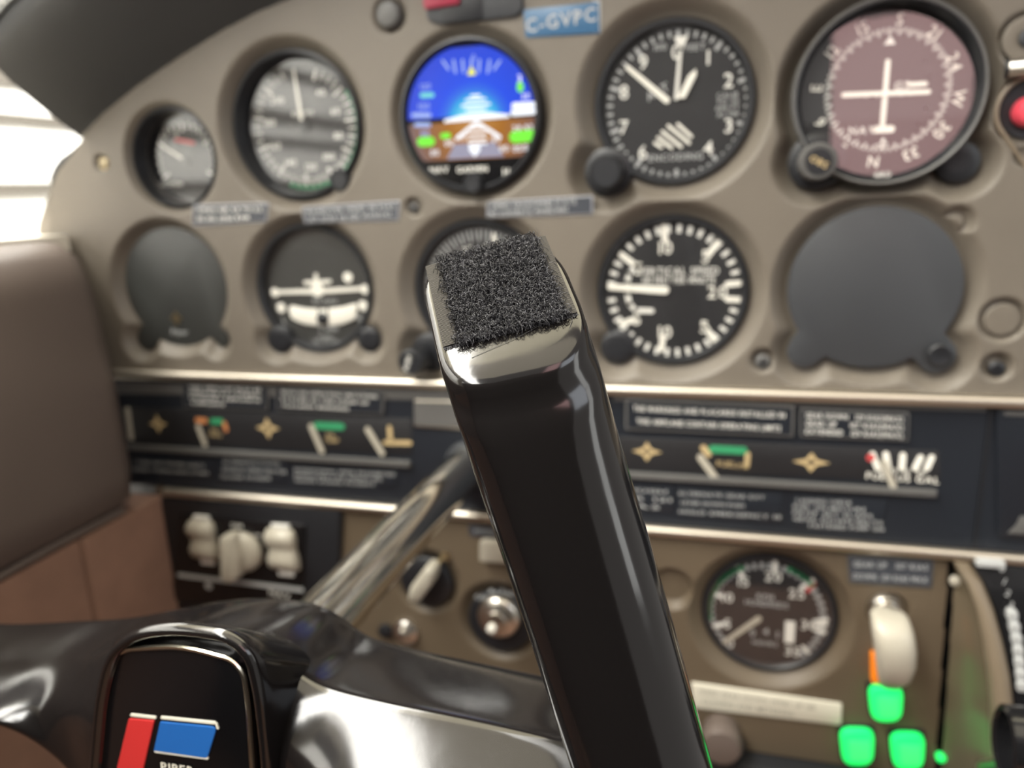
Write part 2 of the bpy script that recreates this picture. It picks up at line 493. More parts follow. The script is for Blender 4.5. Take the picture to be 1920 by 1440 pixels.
ez = np.array([P(*p)[1] for p in edge_px]); ex = np.array([P(*p)[0] for p in edge_px]); o_ = np.argsort(ez); ez = ez[o_]; ex = ex[o_]
# upper edge of the panel follows the glareshield
TOP = [(148, 260), (195, 212), (260, 160), (330, 112), (410, 62), (480, 25), (560, -8), (700, -50), (900, -85), (1200, -115), (1600, -135), (2000, -150), (2300, -160)]
tx = np.array([P(*p)[0] for p in TOP]); tz = np.array([P(*p)[1] for p in TOP])
panel = moulded('instrument_panel', -345, 345, 1.5, 262, holes,
                lambda X, Z: (X > np.interp(Z, ez, ex)) & (Z < np.interp(X, tx, tz) + 1), M['panel'],
                bumps=[(*P(215, 400), 0.1, 0)])
tag(panel, 'tan moulded instrument panel with round openings for two rows of flight gauges', 'panel')

sub_holes = [dict(c=P(1442, 1162), r=38.5, wd=11, dd=4), dict(c=P(800, 1090), r=17, wd=9, dd=3, D=6), dict(c=P(937, 1165), r=22, wd=9, dd=3, D=6),
             dict(c=P(1665, 1145), r=7, wd=5, dd=3, D=6), dict(c=P(1258, 1105), r=9, wd=6, dd=3, D=5, open=False)]
subp = moulded('lower_panel', -270, 345, -232, -84, sub_holes, lambda X, Z: ~((np.abs(X - np.interp(Z, [-209.7, -91.3], [249.3, 244.7])) < 1.3)), M['subpanel'], step=1.0)
tag(subp, 'brown moulded lower panel holding the ignition switch, tachometer and gear lever', 'panel')

# ------------------------------------------------------------------ structure: rails, left wall, window, hangar
def rail(name, z, h, y0, x0, x1):
    b = MB(); prof = [(0, -h / 2), (y0 * .6, -h / 2), (y0 * .92, -h * .36), (y0, 0), (y0 * .92, h * .36), (y0 * .6, h / 2), (0, h / 2)]
    rings = [[(x, y, z + dz) for y, dz in prof] for x in np.linspace(x0, x1, 12)]
    b.loft(rings); return structure(b.build(name, M['rail'], smooth=60))


rail('trim_1', -1.0, 6.0, -5, -297, 345)
rail('trim_2', -87.0, 6.0, -5, -261, 345)

wl = MB(); wl.box(-330, -322, -800, -2, -560, 88)
wall_left = structure(wl.build('wall_left', M['beige'], origin=(-326, -230, -240)))
pad = MB()
zs = [(-86, -272), (-82, -266), (-60, -262), (0, -263), (60, -268), (82, -276), (92, -292), (92, -322)]
ring = lambda y, k: [(-322, y, -86)] + [(x * 1.0 + (-(x + 322)) * (1 - k), y, z - (1 - k) * 14 * (1 if z > 40 else 0)) for z, x in zs]
pad.loft([ring(-14, .35), ring(-17, .7), ring(-24, .93), ring(-36, 1), ring(-120, 1), ring(-250, 1), ring(-795, 1)])
po = pad.build('padded_panel', M['leather'], wall_left, smooth=50); po['label'] = 'dark brown padded leather side panel'
pl = MB(); pl.tube([(-269, y, -87.5 + 0.5 * math.sin(y * .05)) for y in range(-790, -22, 12)], 2.4, 8); pl.build('piping', M['leather'], wall_left)
cp = MB(); cp.box(-322, -264, -74, 0, -555, -91, 4); cp.build('carpet_panel', M['carpet'], wall_left)
cp = MB(); cp.box(-322, -267, -795, -75.5, -555, -91, 4); cp.build('carpet_panel', M['carpet'], wall_left)

win = MB()
for a in ((-330, -304, -795, -4, 84, 95), (-326, -318, -795, -20, 480, 500), (-326, -318, -795, -620, 95, 490)): win.box(*a, 2)
window = structure(win.build('window_1', M['beige'], origin=(-320, -240, 90)))
g = MB(); g.box(-323, -321, -620, 120, 95, 480); g.build('pane', M['pane'], window)
gk = MB(); gk.add([], [])
pr = [P(150, 267, 6), P(132, 282, 6), P(112, 296, 6), P(100, 312, 6), P(92, 332, 6), P(95, 352, 6), P(108, 322, 6), P(135, 290, 6)]
gk.prism(pr, 6, 12, 1, back=True); gk.build('corner_seal', M['black'], panel)['label'] = 'black rubber seal peeking past the corner'

hg = structure(MB().box(-3050, -3000, -7500, 6500, -900, 2600).build('hangar_wall', M['hangar'], origin=(-3025, -350, 0)))
for k, z in enumerate((-120, 170, 480, 640, 950, 1350)):
    MB().box(-3000, -2970, -7500, 6500, z, z + (60, 55, 45, 70, 60, 60)[k]).build('girt', M['girt'], hg)
for k in range(45):
    MB().box(-3000, -2994, -7400 + 310 * k, -7400 + 310 * k + 12, -900, 2600).build('rib', M['hangar'], hg)
structure(MB().box(-3000, 500, -7500, 6500, -920, -900).build('ground', M['floor']))
structure(MB().box(-322, 700, -900, 300, -575, -560).build('floor', M['carpet']))
structure(MB().box(-282, 345, 22, 30, -555, 200).box(-345, -282, 22, 30, -555, 60).build('light_leak_backing', M['black']))  # unseen black sheet added behind the panels to stop outside light leaking through
structure(MB().box(-320, 640, -830, -800, -555, 330, 8).build('rear_reflection_blocker', M['thread']))  # unseen dark wall added so the horn's front face reflects black
ledge = MB(); ledge.prism(rounded([(-420, 55), (-325, 55), (-325, 84), (-420, 84)], 8), -300, 60, 4, back=True)
structure(ledge.build('window_2', M['beige']))

# ------------------------------------------------------------------ glareshield
gl = MB(); seam = []
sec = [(1.5, .5), (-12, 8.5), (-28, 19), (-44, 30), (-54, 39), (-58, 49), (-55, 59), (-45, 66), (-20, 70), (60, 72)]
rings = []
for x, z in zip(tx, tz):
    k = 1.0
    rings.append([(x, y * k, z + dz) for y, dz in sec] + [(x, 60, z + 14), (x, 4, z + 9)])
e = rings[0]
c0 = np.mean(np.array(e), 0)
first = [[tuple(c0 + (np.array(p) - c0) * (1, f, f) + (-o, 0, 0)) for p in e] for o, f in ((3, .55), (2.4, .8), (1.2, .95))]
gl.loft(first + rings)
gs = gl.build('glareshield', M['glare'], smooth=60)
tag(gs, 'black padded leather glareshield overhanging the instrument panel', 'glareshield')
lip = MB(); lipr = []
for i, (x, z) in enumerate(zip(tx, tz)):
    q = [(-58.8, 52), (-56.5, 61), (-46, 69), (-20, 74), (58, 76), (58, 70), (-20, 68), (-43, 64), (-53, 58), (-56, 52)]
    lipr.append([(x - (4 if i == 0 else 0), y, z + dz) for y, dz in q])
lip.loft(lipr); lp = lip.build('top_cover', M['glaretop'], gs, smooth=60); lp['label'] = 'grey leather top cover'
sm = MB(); line = [np.array((x, -58.8, z + 51)) for x, z in zip(tx, tz)]
sm.tube(line, 1.1, 6)
for a, b in zip(line[:-1], line[1:]):
    n = max(1, int(np.linalg.norm(b - a) / 4.5))
    for k in range(n):
        p = a + (b - a) * (k / n); q = a + (b - a) * ((k + .6) / n); sm.tube([p + (0, -.9, 3), q + (0, -.9, 3)], .6, 4)
st = sm.build('stitching', M['thread'], gs); st['kind'] = 'stuff'


# ------------------------------------------------------------------ gauges
def gauge(name, label, c, r=R0, yg=7.0, yd=10.0, face='dial', rf=None, glass=True, prof=None, bez='black'):
    t = thing(name, label, 'gauge' if 'display' not in name else 'display', (c[0], 0, c[1]))
    b = MB(); b.lathe(c[0], c[1], prof or [(r + .5, 13.5), (r + .5, 7), (r - .4, 5.5), (r - 2.2, 5.6), (r - 3.4, 7), (r - 4, yd + 1)], 64, cap=False)
    b.build('bezel', M[bez], t)
    if face:
        MB().disc(c[0], c[1], rf or (r - 3), yd, 64).build('dial_face', M[face], t)
    for hh in holes:
        if abs(hh['c'][0] - c[0]) + abs(hh['c'][1] - c[1]) < 1:
            for lx, lz, lr in hh.get('lugs', ()):
                b = MB(); b.lathe(lx, lz, [(lr + 1, 11), (lr + 1, 6), (lr - 1, 5), (lr * .5, 5)], 28); b.build('mounting_lug', M[bez], t)
    if glass:
        MB().disc(c[0], c[1], rf or (r - 3), yg, 64).build('glass', M['glass'], t)
    return t


def dtext(b, txt, px, py, h, y, rot=0, xs=1.0, sh=0.0):
    """text centred on pixel, cap height h in mm"""
    x, z = P(px, py, y); b.text(txt, x, z, h / 0.73, y, rot, xs, shear=sh)


def dbar(b, p, q, w, y, w2=None): b.bar(P(*p, y), P(*q, y), w, y, w2)


def ticks(b, c, n, r0, r1, w, y, a0=0, a1=360, big=None, rb=None, wb=None):
    for k in range(n):
        a = math.radians(a0 + (a1 - a0) * k / (n if a1 - a0 == 360 else n - 1))
        isb = big and k % big == 0; ri = rb if isb else r0; ww = wb if isb else w
        d = np.array([math.sin(a), math.cos(a)]); p = np.array(c) + d * ri; q = np.array(c) + d * r1; t = np.array([d[1], -d[0]]) * ww / 2
        b.flat([tuple(p - t), tuple(p + t), tuple(q + t), tuple(q - t)], y)


def knob(parent, px, py, y0, y1, r, m='black', name='knob', cap='slate', seg=32):
    x, z = P(px, py, y1); b = MB()
    b.lathe(x, z, [(r, y0), (r, y1 + 1.2), (r - 1, y1), (r * .82, y1 - .1), (r * .78, y1 + .5)], seg)
    k = b.build(name, M[m], parent); return k


# --- vacuum gauge
t = gauge('vacuum_gauge', 'small round vacuum gauge at the far left of the upper row', C['vac'], 29.5, 14, 17, rf=27.5, prof=[(31.5, 4.0), (29.3, 3.0), (28.6, 5), (27.6, 17.5)])
b = MB(); ticks(b, C['vac'], 21, 19, 23, .8, 15.7, -120, 120, 5, 17, 1.3); b.build('tick_marks', M['print'], t)
b = MB(); dtext(b, 'SUCTION', 318, 345, 3, 15.6); dtext(b, '5', 330, 250, 4, 15.6); b.build('lettering', M['print'], t)
b = MB(); dbar(b, (350, 303), (298, 270), 1.6, 14.9, .8); b.build('needle', M['white'], t)
b = MB(); b.lathe(*P(347, 300, 14), [(3, 16), (3, 14.6), (2, 14.3)], 20); b.build('needle_hub', M['black'], t)
b = MB(); dbar(b, (330, 262), (362, 268), 2.2, 15.4); b.build('red_arc', M['red'], t)

# --- airspeed indicator
t = gauge('airspeed_indicator', 'airspeed gauge with bright window reflections on its glass', C['asi'], R0, 13, 16, rf=38.5, prof=[(R0 + 2, 5.5), (R0 - .3, 4.5), (R0 - 1.2, 6.5), (R0 - 2.7, 16.5)])
b = MB(); ca = C['asi']; ticks(b, ca, 40, 30, 34.5, .9, 15.7, 20, 340, 4, 28, 1.4); b.build('tick_marks', M['print'], t)
b = MB()
for k, s_ in enumerate(('40', '60', '80', '100', '120', '140', '160', '180', '200')):
    a = math.radians(35 + 35 * k); b.text(s_, ca[0] + 23.5 * math.sin(a), ca[1] + 23.5 * math.cos(a), 5.5, 15.6)
b.text('KNOTS', ca[0], ca[1] + 8, 4, 15.6); b.build('numerals', M['print'], t)
b = MB(); dbar(b, (566, 235), (550, 130), 2.4, 14.6, 1.0); b.build('needle', M['white'], t)
b = MB(); b.lathe(*P(566, 238, 14), [(4, 15.6), (4, 14), (3, 13.7)], 24); b.build('needle_hub', M['black'], t)
b = MB(); ticks(b, ca, 22, 35, 37, 2.8, 15.7, 60, 200); b.build('green_arc', M['green'], t)
knob(t, 634, 338, 9, -1, 6.5, 'black')

# --- attitude display (electronic)
c = C['g5']
t = gauge('attitude_display', 'round electronic flight display showing a bright blue attitude horizon', c, R0, face=None, glass=False,
          prof=[(R0 + .3, 8), (R0 + .3, 0), (R0 - .6, -2.2), (R0 - 2.0, -2.6), (R0 - 3.0, -1.6), (R0 - 3.3, 1.2)])
MB().disc(c[0], c[1], R0 - 3, 1.2, 64).build('display_face', M['blackgloss'], t)
Y = 0.9; hor = P(890, 226, Y)
Rr = R0 - 4.2; zt = P(890, 86, Y)[1]; zb = P(890, 298, Y)[1]
up = []; dn = []
for k in range(91):
    a = 2 * PI * k / 90; x = c[0] + Rr * math.cos(a); z = min(max(c[1] + Rr * math.sin(a), zb), zt)
    if z >= hor[1]: up.append((x, z))
    else: dn.append((x, z))
up.sort(key=lambda p: math.atan2(p[1] - hor[1] + .001, p[0] - c[0]))
dn.sort(key=lambda p: math.atan2(p[1] - hor[1], p[0] - c[0]))
MB().flat(up, Y).build('sky_field', M['sky'], t, origin=(hor[0], Y, hor[1] - 1))
MB().flat(dn, Y).build('ground_field', M['ground'], t, origin=(hor[0], Y, hor[1]))
b = MB(); Y = .55
x0, z0 = P(893, 222, Y)
b.flat([(x0 - 19, z0 - 1.2), (x0 + 19, z0 - .6), (x0 + 19, z0 + 1.0), (x0 + 8, z0 + 2.6), (x0 - 8, z0 + 2.2), (x0 - 19, z0 + .4)], Y)
for dz, w in ((4.5, 11), (7.2, 16), (10, 11), (12, 5)): b.bar((x0 - w / 2, z0 + dz), (x0 + w / 2, z0 + dz), 1.1, Y)
b.bar((x0, z0 - 2), (x0 - 12, z0 - 10), 1.8, Y); b.bar((x0, z0 - 2), (x0 + 13, z0 - 10.5), 1.8, Y)
for dz in (-5, -8, -11, -13.5): b.bar((x0 - 5, z0 + dz), (x0 + 5, z0 + dz), 1.1, Y)
b.build('pitch_ladder', M['disp_white'], t)
b = MB()
for px in (833, 852, 868, 884, 898, 916, 934):
    d = (px - 884) / 50.
    dbar(b, (px + d * 3, 112 + abs(d) * 2), (px - d * 3, 134 + abs(d) * 3) if abs(d) < .9 else (px - d * 8, 130), 1.2, Y)
for x_, y_, w in ((790, 216, 30), (792, 234, 24)): dbar(b, (x_ - w / 2, y_), (x_ + w / 2, y_), 2.4, Y)
dtext(b, '120', 798, 162, 3.2, Y); dtext(b, '100', 795, 199, 3.6, Y); dtext(b, '110', 797, 250, 3.6, Y); dtext(b, '0', 888, 107, 3, Y)
b.build('scale_marks', M['disp_pale'], t)
b = MB(); dtext(b, '1740', 984, 202, 5.4, Y); dtext(b, '20', 985, 180, 3, Y); dtext(b, '3', 974, 147, 4, Y); dtext(b, '29.92', 980, 240, 3.4, Y)
dbar(b, (962, 212), (1000, 209), 3.0, Y); dbar(b, (964, 198), (1003, 196), 3.0, Y)
for x_, y_ in ((842, 268), (815, 286), (945, 278), (970, 278), (990, 276), (930, 260), (866, 256)): dtext(b, '00', x_, y_, 3.4, Y)
hx, hz = P(890, 280, Y); b.flat([(hx, hz - 4), (hx + 3.4, hz), (hx + 2.6, hz + 2.6), (hx, hz + 1.4), (hx - 2.6, hz + 2.6), (hx - 3.4, hz)], Y)
b.build('readouts', M['disp_white'], t)
for p, q, w in (((790, 266), (807, 265), 5), ((965, 257), (996, 254), 6.2), ((830, 255), (840, 254), 3), ((975, 160), (975, 166), 3.6)):
    b = MB(); dbar(b, p, q, w, Y - .1); b.build('green_box', M['disp_green'], t)
b = MB(); dbar(b, (791, 179), (810, 178), 2.6, Y - .1); b.build('cyan_box', M['disp_cyan'], t)
b = MB(); x, z = P(884, 132, Y); b.flat([(x - 2.6, z - 2.4), (x + 2.6, z - 2.4), (x, z + 2.4)], Y - .1); b.build('bank_pointer', M['disp_yellow'], t)
b = MB(); b.disc(hx, P(0, 288, Y)[1] - 6, 14, Y + .2, 30, 12)
hz2 = P(890, 296, Y)[1]
b = MB(); b.flat([(hx - 17, hz2), (hx + 17, hz2), (hx + 12, hz2 + 8), (hx - 12, hz2 + 8)], Y + .15); b.build('heading_arc', M['disp_grey'], t)
b = MB(); dtext(b, 'NAV', 823, 318, 3.6, .8); dtext(b, 'GARMIN', 885, 317, 3.3, .8); dtext(b, 'H', 949, 322, 4, .8); b.build('lettering', M['print'], t)
knob(t, 884, 345, 1, -7, 5.5, 'black')

# --- altimeter
c = C['alt']; yd = 10
t = gauge('altimeter', 'black altimeter with hatched window, three white hands and setting knob', c)
cd = P(1270, 199, yd); b = MB(); ticks(b, cd, 50, 34.2, 37.4, 1.5, yd - .3, big=5, rb=32.2, wb=2.0); b.build('tick_marks', M['dimprint'], t)
b = MB(); y = yd - .4
for s_, px, py in (('0', 1268, 97), ('1', 1328, 107), ('2', 1366, 150), ('3', 1366, 235), ('4', 1328, 277), ('6', 1205, 285), ('7', 1170, 238), ('8', 1170, 172), ('9', 1206, 116)):
    dtext(b, s_, px, py, 7.4, y)
b.build('numerals', M['print'], t)
b = MB(); dtext(b, '100', 1238, 88, 3.4, y); dtext(b, 'FEET', 1303, 88, 3.4, y); dtext(b, 'ALT', 1232, 172, 4.5, y, .45)
for k, s_ in enumerate(('CALIB', 'TO 20', '000 FT', 'ALTIM')): dtext(b, s_, 1364, 178 + 12 * k, 2.6, y)
dtext(b, 'ENCODING', 1266, 294, 3.8, y); b.build('lettering', M['dimprint'], t)
b = MB()
for p, q in (((1271, 233), (1296, 256)), ((1253, 236), (1292, 268)), ((1242, 247), (1277, 275)), ((1234, 258), (1259, 277)), ((1228, 268), (1240, 276))): dbar(b, p, q, 1.6, y)
b.build('hatched_window', M['white'], t)
b = MB(); dbar(b, (1250, 188), (1176, 126), 3.2, 9.0, 2.2); b.build('long_needle', M['white'], t)
b = MB(); dbar(b, (1268, 184), (1276, 88), 2.0, 8.6, 1.6); x, z = P(1277, 68, 8.6); b.flat([(x - 3.6, z), (x + 3.6, z), (x + .6, z - 7), (x - .6, z - 7)], 8.6); b.build('pointer_needle', M['print'], t)
b = MB(); q0 = [P(*p, 8.2) for p in ((1270, 184), (1284, 184), (1306, 140), (1305, 129), (1291, 141))]; b.flat(q0, 8.2); b.build('short_needle', M['white'], t)
knob(t, 1134, 322, 8, -11, 9.0, 'black')

# --- course deviation indicator
c = C['vor']; yd = 8
t = gauge('course_deviation_indicator', 'large course deviation gauge with white crossed needles and compass ring', c, R0 + 1, None, yd, rf=R0 - 2.5, bez='black', glass=False,
          prof=[(R0 + 1.6, 10), (R0 + 1.6, -2), (R0 + 1.0, -3.4), (R0 - .4, -3.4), (R0 - 1.0, -2.4), (R0 - 2.2, yd)])
b = MB(); b.disc(c[0], c[1], R0 - 2.5, 0, 64); b.v = [(x, 2.6 + .088 * (z - c[1]), z) for x, _, z in b.v]; b.build('glass', M['glass'], t)  # glass tilted so that it mirrors the added pink lamp
b = MB(); b.lathe(c[0], c[1], [(R0 + 2.1, 4), (R0 + 2.1, -2.8), (R0 + 1.2, -4.0), (R0 + .2, -3.5)], 64, cap=False); b.build('rim', M['stripgrey'], t)
cd = P(1663, 170, yd); b = MB(); rot0 = 8
ticks(b, cd, 72, 26.6, 28.8, .8, yd - .3, rot0, 360 + rot0, big=2, rb=25.4, wb=.9); b.build('tick_marks', M['print'], t)
b = MB(); y = yd - .4
for s_, px, py in (('S', 1688, 35), ('21', 1752, 60), ('24', 1790, 116), ('W', 1798, 184), ('30', 1766, 245), ('33', 1708, 289), ('N', 1637, 304), ('3', 1577, 280), ('6', 1537, 230), ('E', 1530, 165), ('12', 1560, 96), ('15', 1617, 52)):
    x, z = P(px, py, y); b.text(s_, x, z, 7.6, y, -math.atan2(x - cd[0], z - cd[1]))
b.build('compass_numerals', M['white'], t)
MB().lathe(cd[0], cd[1], [(25.2, yd - .1), (25.2, yd - .5), (24.8, yd - .5)], 48).build('centre_disc', M['dial'], t)
y = 6.9
b = MB(); dbar(b, (1665, 115), (1655, 232), 2.3, y); b.build('vertical_needle', M['white'], t)
b = MB(); dbar(b, (1582, 178), (1741, 172), 2.3, y - .4); b.build('horizontal_needle', M['white'], t)
b = MB(); x, z = P(1669, 76, y); b.flat([(x - 2.6, z - 1.8), (x + 2.6, z - 1.8), (x, z + 2.2)], y)
for px, py in ((1737, 112), (1742, 143), (1736, 203), (1723, 234), (1625, 181), (1645, 181), (1690, 178), (1706, 177)): b.disc(*P(px, py, y + .6), .9, y + .6, 12)
dbar(b, (1656, 262), (1654, 276), 1.6, y); dbar(b, (1648, 271), (1662, 269), 1.2, y); b.build('index_marks', M['print'], t)
b = MB(); dbar(b, (1640, 243), (1671, 242), 3.4, y); dbar(b, (1703, 159), (1735, 157), 2.2, y); b.build('warning_flags', M['white'], t)
b = MB(); dtext(b, 'NAV', 1617, 244, 4, y); dtext(b, 'GS', 1691, 160, 4, y); dtext(b, 'GRD', 1655, 327, 2.6, -3.7); b.build('lettering', M['print'], t)
k = knob(t, 1535, 303, 8, -12, 9.0, 'stripgrey'); k['label'] = 'grey course selector knob'
x, z = P(1536, 303, -12.4); b = MB(); b.disc(x, z, 6.2, -12.3, 24); b.build('knob_cap', M['black'], k); b = MB(); b.text('OBS', x, z, 4.6, -12.6, -.5); b.build('knob_lettering', M['gold'], k)

# --- left blank plate
c = C['bl']
def plate(c, r, lugs, y, mat_, name, label, bev=1.2):
    pts = []
    for k in range(120):
        a = 2 * PI * k / 120; d = np.array([math.cos(a), math.sin(a)]); rr = r
        for lx, lz, lr in lugs:
            v = np.array([lx - c[0], lz - c[1]]); p = v @ d
            q = (v @ v) - p * p
            if p > 0 and q < lr * lr: rr = max(rr, p + math.sqrt(lr * lr - q))
        pts.append((c[0] + d[0] * rr, c[1] + d[1] * rr))
    t = thing(name, label, 'cover', (c[0], 0, c[1]))
    MB().prism(pts, y, y + 5, bev).build('plate', M[mat_], t); return t


t = plate(c, 40, [lug(262, 640, 8), lug(402, 640, 6)], 6.5, 'olive', 'cover_plate', 'charcoal round cover plate with small gold diamond beside the left wall')
b = MB(); x, z = P(330, 597, 6); s4 = lambda b, x, z, w, h, y, n=0.35: b.flat([(x + w, z), (x + w * n, z + h * n), (x, z + h), (x - w * n, z + h * n), (x - w, z), (x - w * n, z - h * n), (x, z - h), (x + w * n, z - h * n)], y)
s4(b, x, z, 4.6, 5.2, 6.0, .45); b.build('diamond_mark', M['brass'], t)
b = MB(); dtext(b, 'Piper', 337, 622, 4.0, 6.1); b.build('lettering', M['dimprint'], t)

# --- turn coordinator
c = C['tc']; yd = 12
t = gauge('turn_coordinator', 'turn coordinator with white aeroplane symbol above a ball tube', c, R0 - .6, 9, yd, face='olive')
b = MB(); y = 10.6
dbar(b, (595, 546), (512, 548), 3.2, y, 2.4); dbar(b, (595, 546), (688, 541), 3.2, y, 2.4); b.disc(*P(595, 543, y), 4.6, y - .2, 24)
dbar(b, (592, 516), (593, 535), 2.4, y); dbar(b, (572, 530), (618, 528), 2.4, y - .1)
b.disc(*P(516, 548, y), 3.0, y - .3, 20); b.disc(*P(684, 542, y), 3.0, y - .3, 20); b.build('aeroplane_symbol', M['white'], t)
for p in ((652, 520), (527, 577), (680, 573)):
    b = MB(); b.disc(*P(*p, y), 3.3, y, 20); b.build('turn_mark', M['white'], t)
b = MB()
q = [P(*p, y) for p in ((541, 572), (570, 578), (605, 580), (640, 576), (670, 568), (668, 598), (640, 609), (605, 612), (570, 608), (545, 597))]
b.prism(rounded(q, 3), y - .6, y + 1, .6); b.build('ball_tube', M['white'], t)
b = MB(); x, z = P(606, 597, y); b.lathe(x, z, [(4.2, y), (4.0, y - 1.6), (2.6, y - 2.6), (1, y - 3)], 20); b.build('ball', M['black'], t)
b = MB(); dbar(b, (597, 579), (597, 610), .8, y - .9); dbar(b, (614, 579), (614, 610), .8, y - .9); b.build('tube_lines', M['black'], t)
b = MB(); dtext(b, 'L', 533, 600, 4, y); dtext(b, 'R', 674, 595, 4, y); dtext(b, '2 MIN', 615, 617, 3.6, y); dtext(b, 'TURN', 610, 632, 2.6, y); dtext(b, 'NO PITCH', 611, 640, 2.6, y); dtext(b, 'DC ELEC', 610, 564, 3, y)
b.build('lettering', M['dimprint'], t)

# --- heading indicator (mostly behind the horn)
c = C['hi']
t = gauge('heading_indicator', 'heading gauge mostly hidden behind the control yoke horn', c)
b = MB(); ticks(b, c, 72, 30.5, 36, .8, 9.7, big=2, rb=28, wb=1.0); b.build('tick_marks', M['dimprint'], t)
b = MB()
for k, s_ in enumerate(('N', '3', '6', 'E', '12', '15', 'S', '21', '24', 'W', '30', '33')):
    a = math.radians(30 * k + 12); b.text(s_, c[0] + 24.5 * math.sin(a), c[1] + 24.5 * math.cos(a), 6.5, 9.6, -a)
b.build('compass_numerals', M['print'], t)
b = MB(); dbar(b, (925, 440), (932, 475), 2, 8.4); b.build('lubber_line', M['white'], t)
kx = knob(t, 768, 680, 6, -14, 8, 'black'); kx['label'] = 'black adjusting knob with white lettering'
b = MB(); x, z = P(764, 681, -14.4); b.text('PUSH', x, z, 4, -14.5, 1.25, gap=.08); b.build('knob_lettering', M['print'], kx)

# --- vertical speed indicator
c = C['vsi']; yd = 9
t = gauge('vertical_speed_indicator', 'vertical speed gauge with one white needle pointing left', c, R0, 6.5, yd)
cd = P(1262, 547, yd); b = MB(); y = yd - .3
ticks(b, cd, 18, 32.5, 37, 2.2, y, -82, 82); ticks(b, cd, 18, 32.5, 37, 2.2, y, 98, 262)
b.build('tick_marks', M['print'], t)
b = MB(); y = yd - .4
LM = (((1244, 426), (1247, 450)), ((1240, 655), (1243, 632)), ((1345, 455), (1328, 478)), ((1338, 637), (1322, 612)), ((1165, 478), (1192, 498)), ((1165, 607), (1192, 598)), ((1364, 533), (1386, 531)), ((1364, 561), (1386, 562)))
for p, q in LM:
    b = MB(); dbar(b, p, q, 3.2, y); b.build('long_mark', M['white'], t)
b = MB()
for s_, px, py in (('10', 1248, 464), ('10', 1247, 622), ('5', 1323, 480), ('5', 1320, 612), ('5', 1197, 503), ('5', 1194, 597), ('20', 1345, 547)): dtext(b, s_, px, py, 7.2, y)
b.build('numerals', M['white'], t)
b = MB(); dtext(b, 'VERTICAL SPEED', 1271, 508, 4.4, y, xs=.86); dtext(b, '100 FEET PER MINUTE', 1272, 525, 4.0, y, xs=.68); b.build('lettering', M['print'], t)
b = MB(); arc = [(1192, 500), (1180, 512), (1176, 530), (1176, 550), (1180, 570), (1192, 582), (1222, 583)]
for p, q in zip(arc[:-1], arc[1:]): dbar(b, p, q, 2.8, y)
b.build('direction_arcs', M['print'], t)
b = MB(); dbar(b, (1247, 544), (1144, 538), 4.4, 7.6, 3.2); b.build('needle', M['white'], t)

# --- right blank plate
c = C['br']
t = plate(c, 42, [lug(1510, 662, 9), lug(1758, 668, 10)], 3.2, 'slate', 'cover_plate', 'large slate grey round cover plate at the right of the lower row')
b = MB(); x, z = P(1762, 666, 2); b.lathe(x, z, [(6, 4), (6, 1.2), (5, .6), (2, 1.2)], 20); b.build('screw', M['black'], t)


# ------------------------------------------------------------------ screws and plugs in the panel
def screw(px, py, r, m, label, y0=3.0, grp=None):
    x, z = P(px, py, y0 - 1.4); b = MB(); b.lathe(x, z, [(r, y0 + 1), (r, y0 - .8), (r * .8, y0 - 1.6), (r * .4, y0 - 1.8)], 24)
    t = thing('panel_screw', label, 'screw', (x, y0, z), 'screws in the instrument panel'); b.build('head', M[m], t)
    b = MB(); b.box(x - r * .7, x + r * .7, y0 - 2.0, y0 - 1.5, z - r * .14, z + r * .14); b.box(x - r * .14, x + r * .14, y0 - 2.0, y0 - 1.5, z - r * .7, z + r * .7)
    b.build('slot', M['black'], t); return t


screw(193, 307, 3.8, 'brass', 'brass coloured screw beside the vacuum gauge')
screw(775, 390, 3.2, 'stripgrey', 'dull grey screw between two black placards')
screw(1430, 680, 4.2, 'stripgrey', 'grey screw below the vertical speed gauge')
screw(1870, 692, 4.0, 'black', 'black screw below the round tan hole plug')
b = MB(); x, z = P(1880, 600, 1); b.lathe(x, z, [(8.2, 3), (8.2, 2), (7.4, 1.2), (3, 1.0)], 32); tag(b.build('hole_plug', M['panel']), 'round tan plug in the panel above the black screw', 'plug')
b = MB(); x, z = P(730, 28, 0); b.lathe(x, z, [(7.5, 5), (7.5, -1), (6, -3), (3, -3.6)], 24); tag(b.build('panel_button', M['stripgrey']), 'small dark round button under the glareshield', 'button')

# annunciator / warning light
t = thing('warning_light', 'dark warning light box with a red lens at the top edge', 'light', (*P(860, 20, 0)[:1], 0, P(860, 20)[1]))
q = [P(*p, 0) for p in ((795, -60), (975, -70), (983, 18), (972, 32), (830, 48), (803, 40))]
MB().prism(rounded(q, 3), -2.5, 3, 1).build('housing', M['slate'], t)
q = [P(*p, -3) for p in ((820, -30), (905, -36), (905, 34), (830, 44))]; MB().prism(q, -3, 0, .6).build('window', M['black'], t)
q = [P(*p, -4) for p in ((790, -40), (862, -46), (862, 8), (795, 18))]; MB().prism(rounded(q, 1.5), -5, 0, 1).build('lens', M['maroon'], t)

# registration label
t = thing('registration_label', 'blue embossed tape label showing the registration letters', 'label', (*P(1050, 38)[:1], 0, P(1050, 38)[1]))
q = [P(*p, -1) for p in ((981, 18), (1122, 3), (1124, 62), (985, 70))]; MB().prism(q, -.9, .3, .3).build('tape', M['bluetape'], t)
q = [P(*p, -.5) for p in ((1112, 0), (1126, 0), (1126, 62), (1112, 64))]; MB().prism(q, -.5, .3).build('clear_edge', M['dimprint'], t)
b = MB(); dtext(b, 'C-GVPC', 1051, 37, 7.0, -1.05, .07, .98); b.build('lettering', M['dimprint'], t)


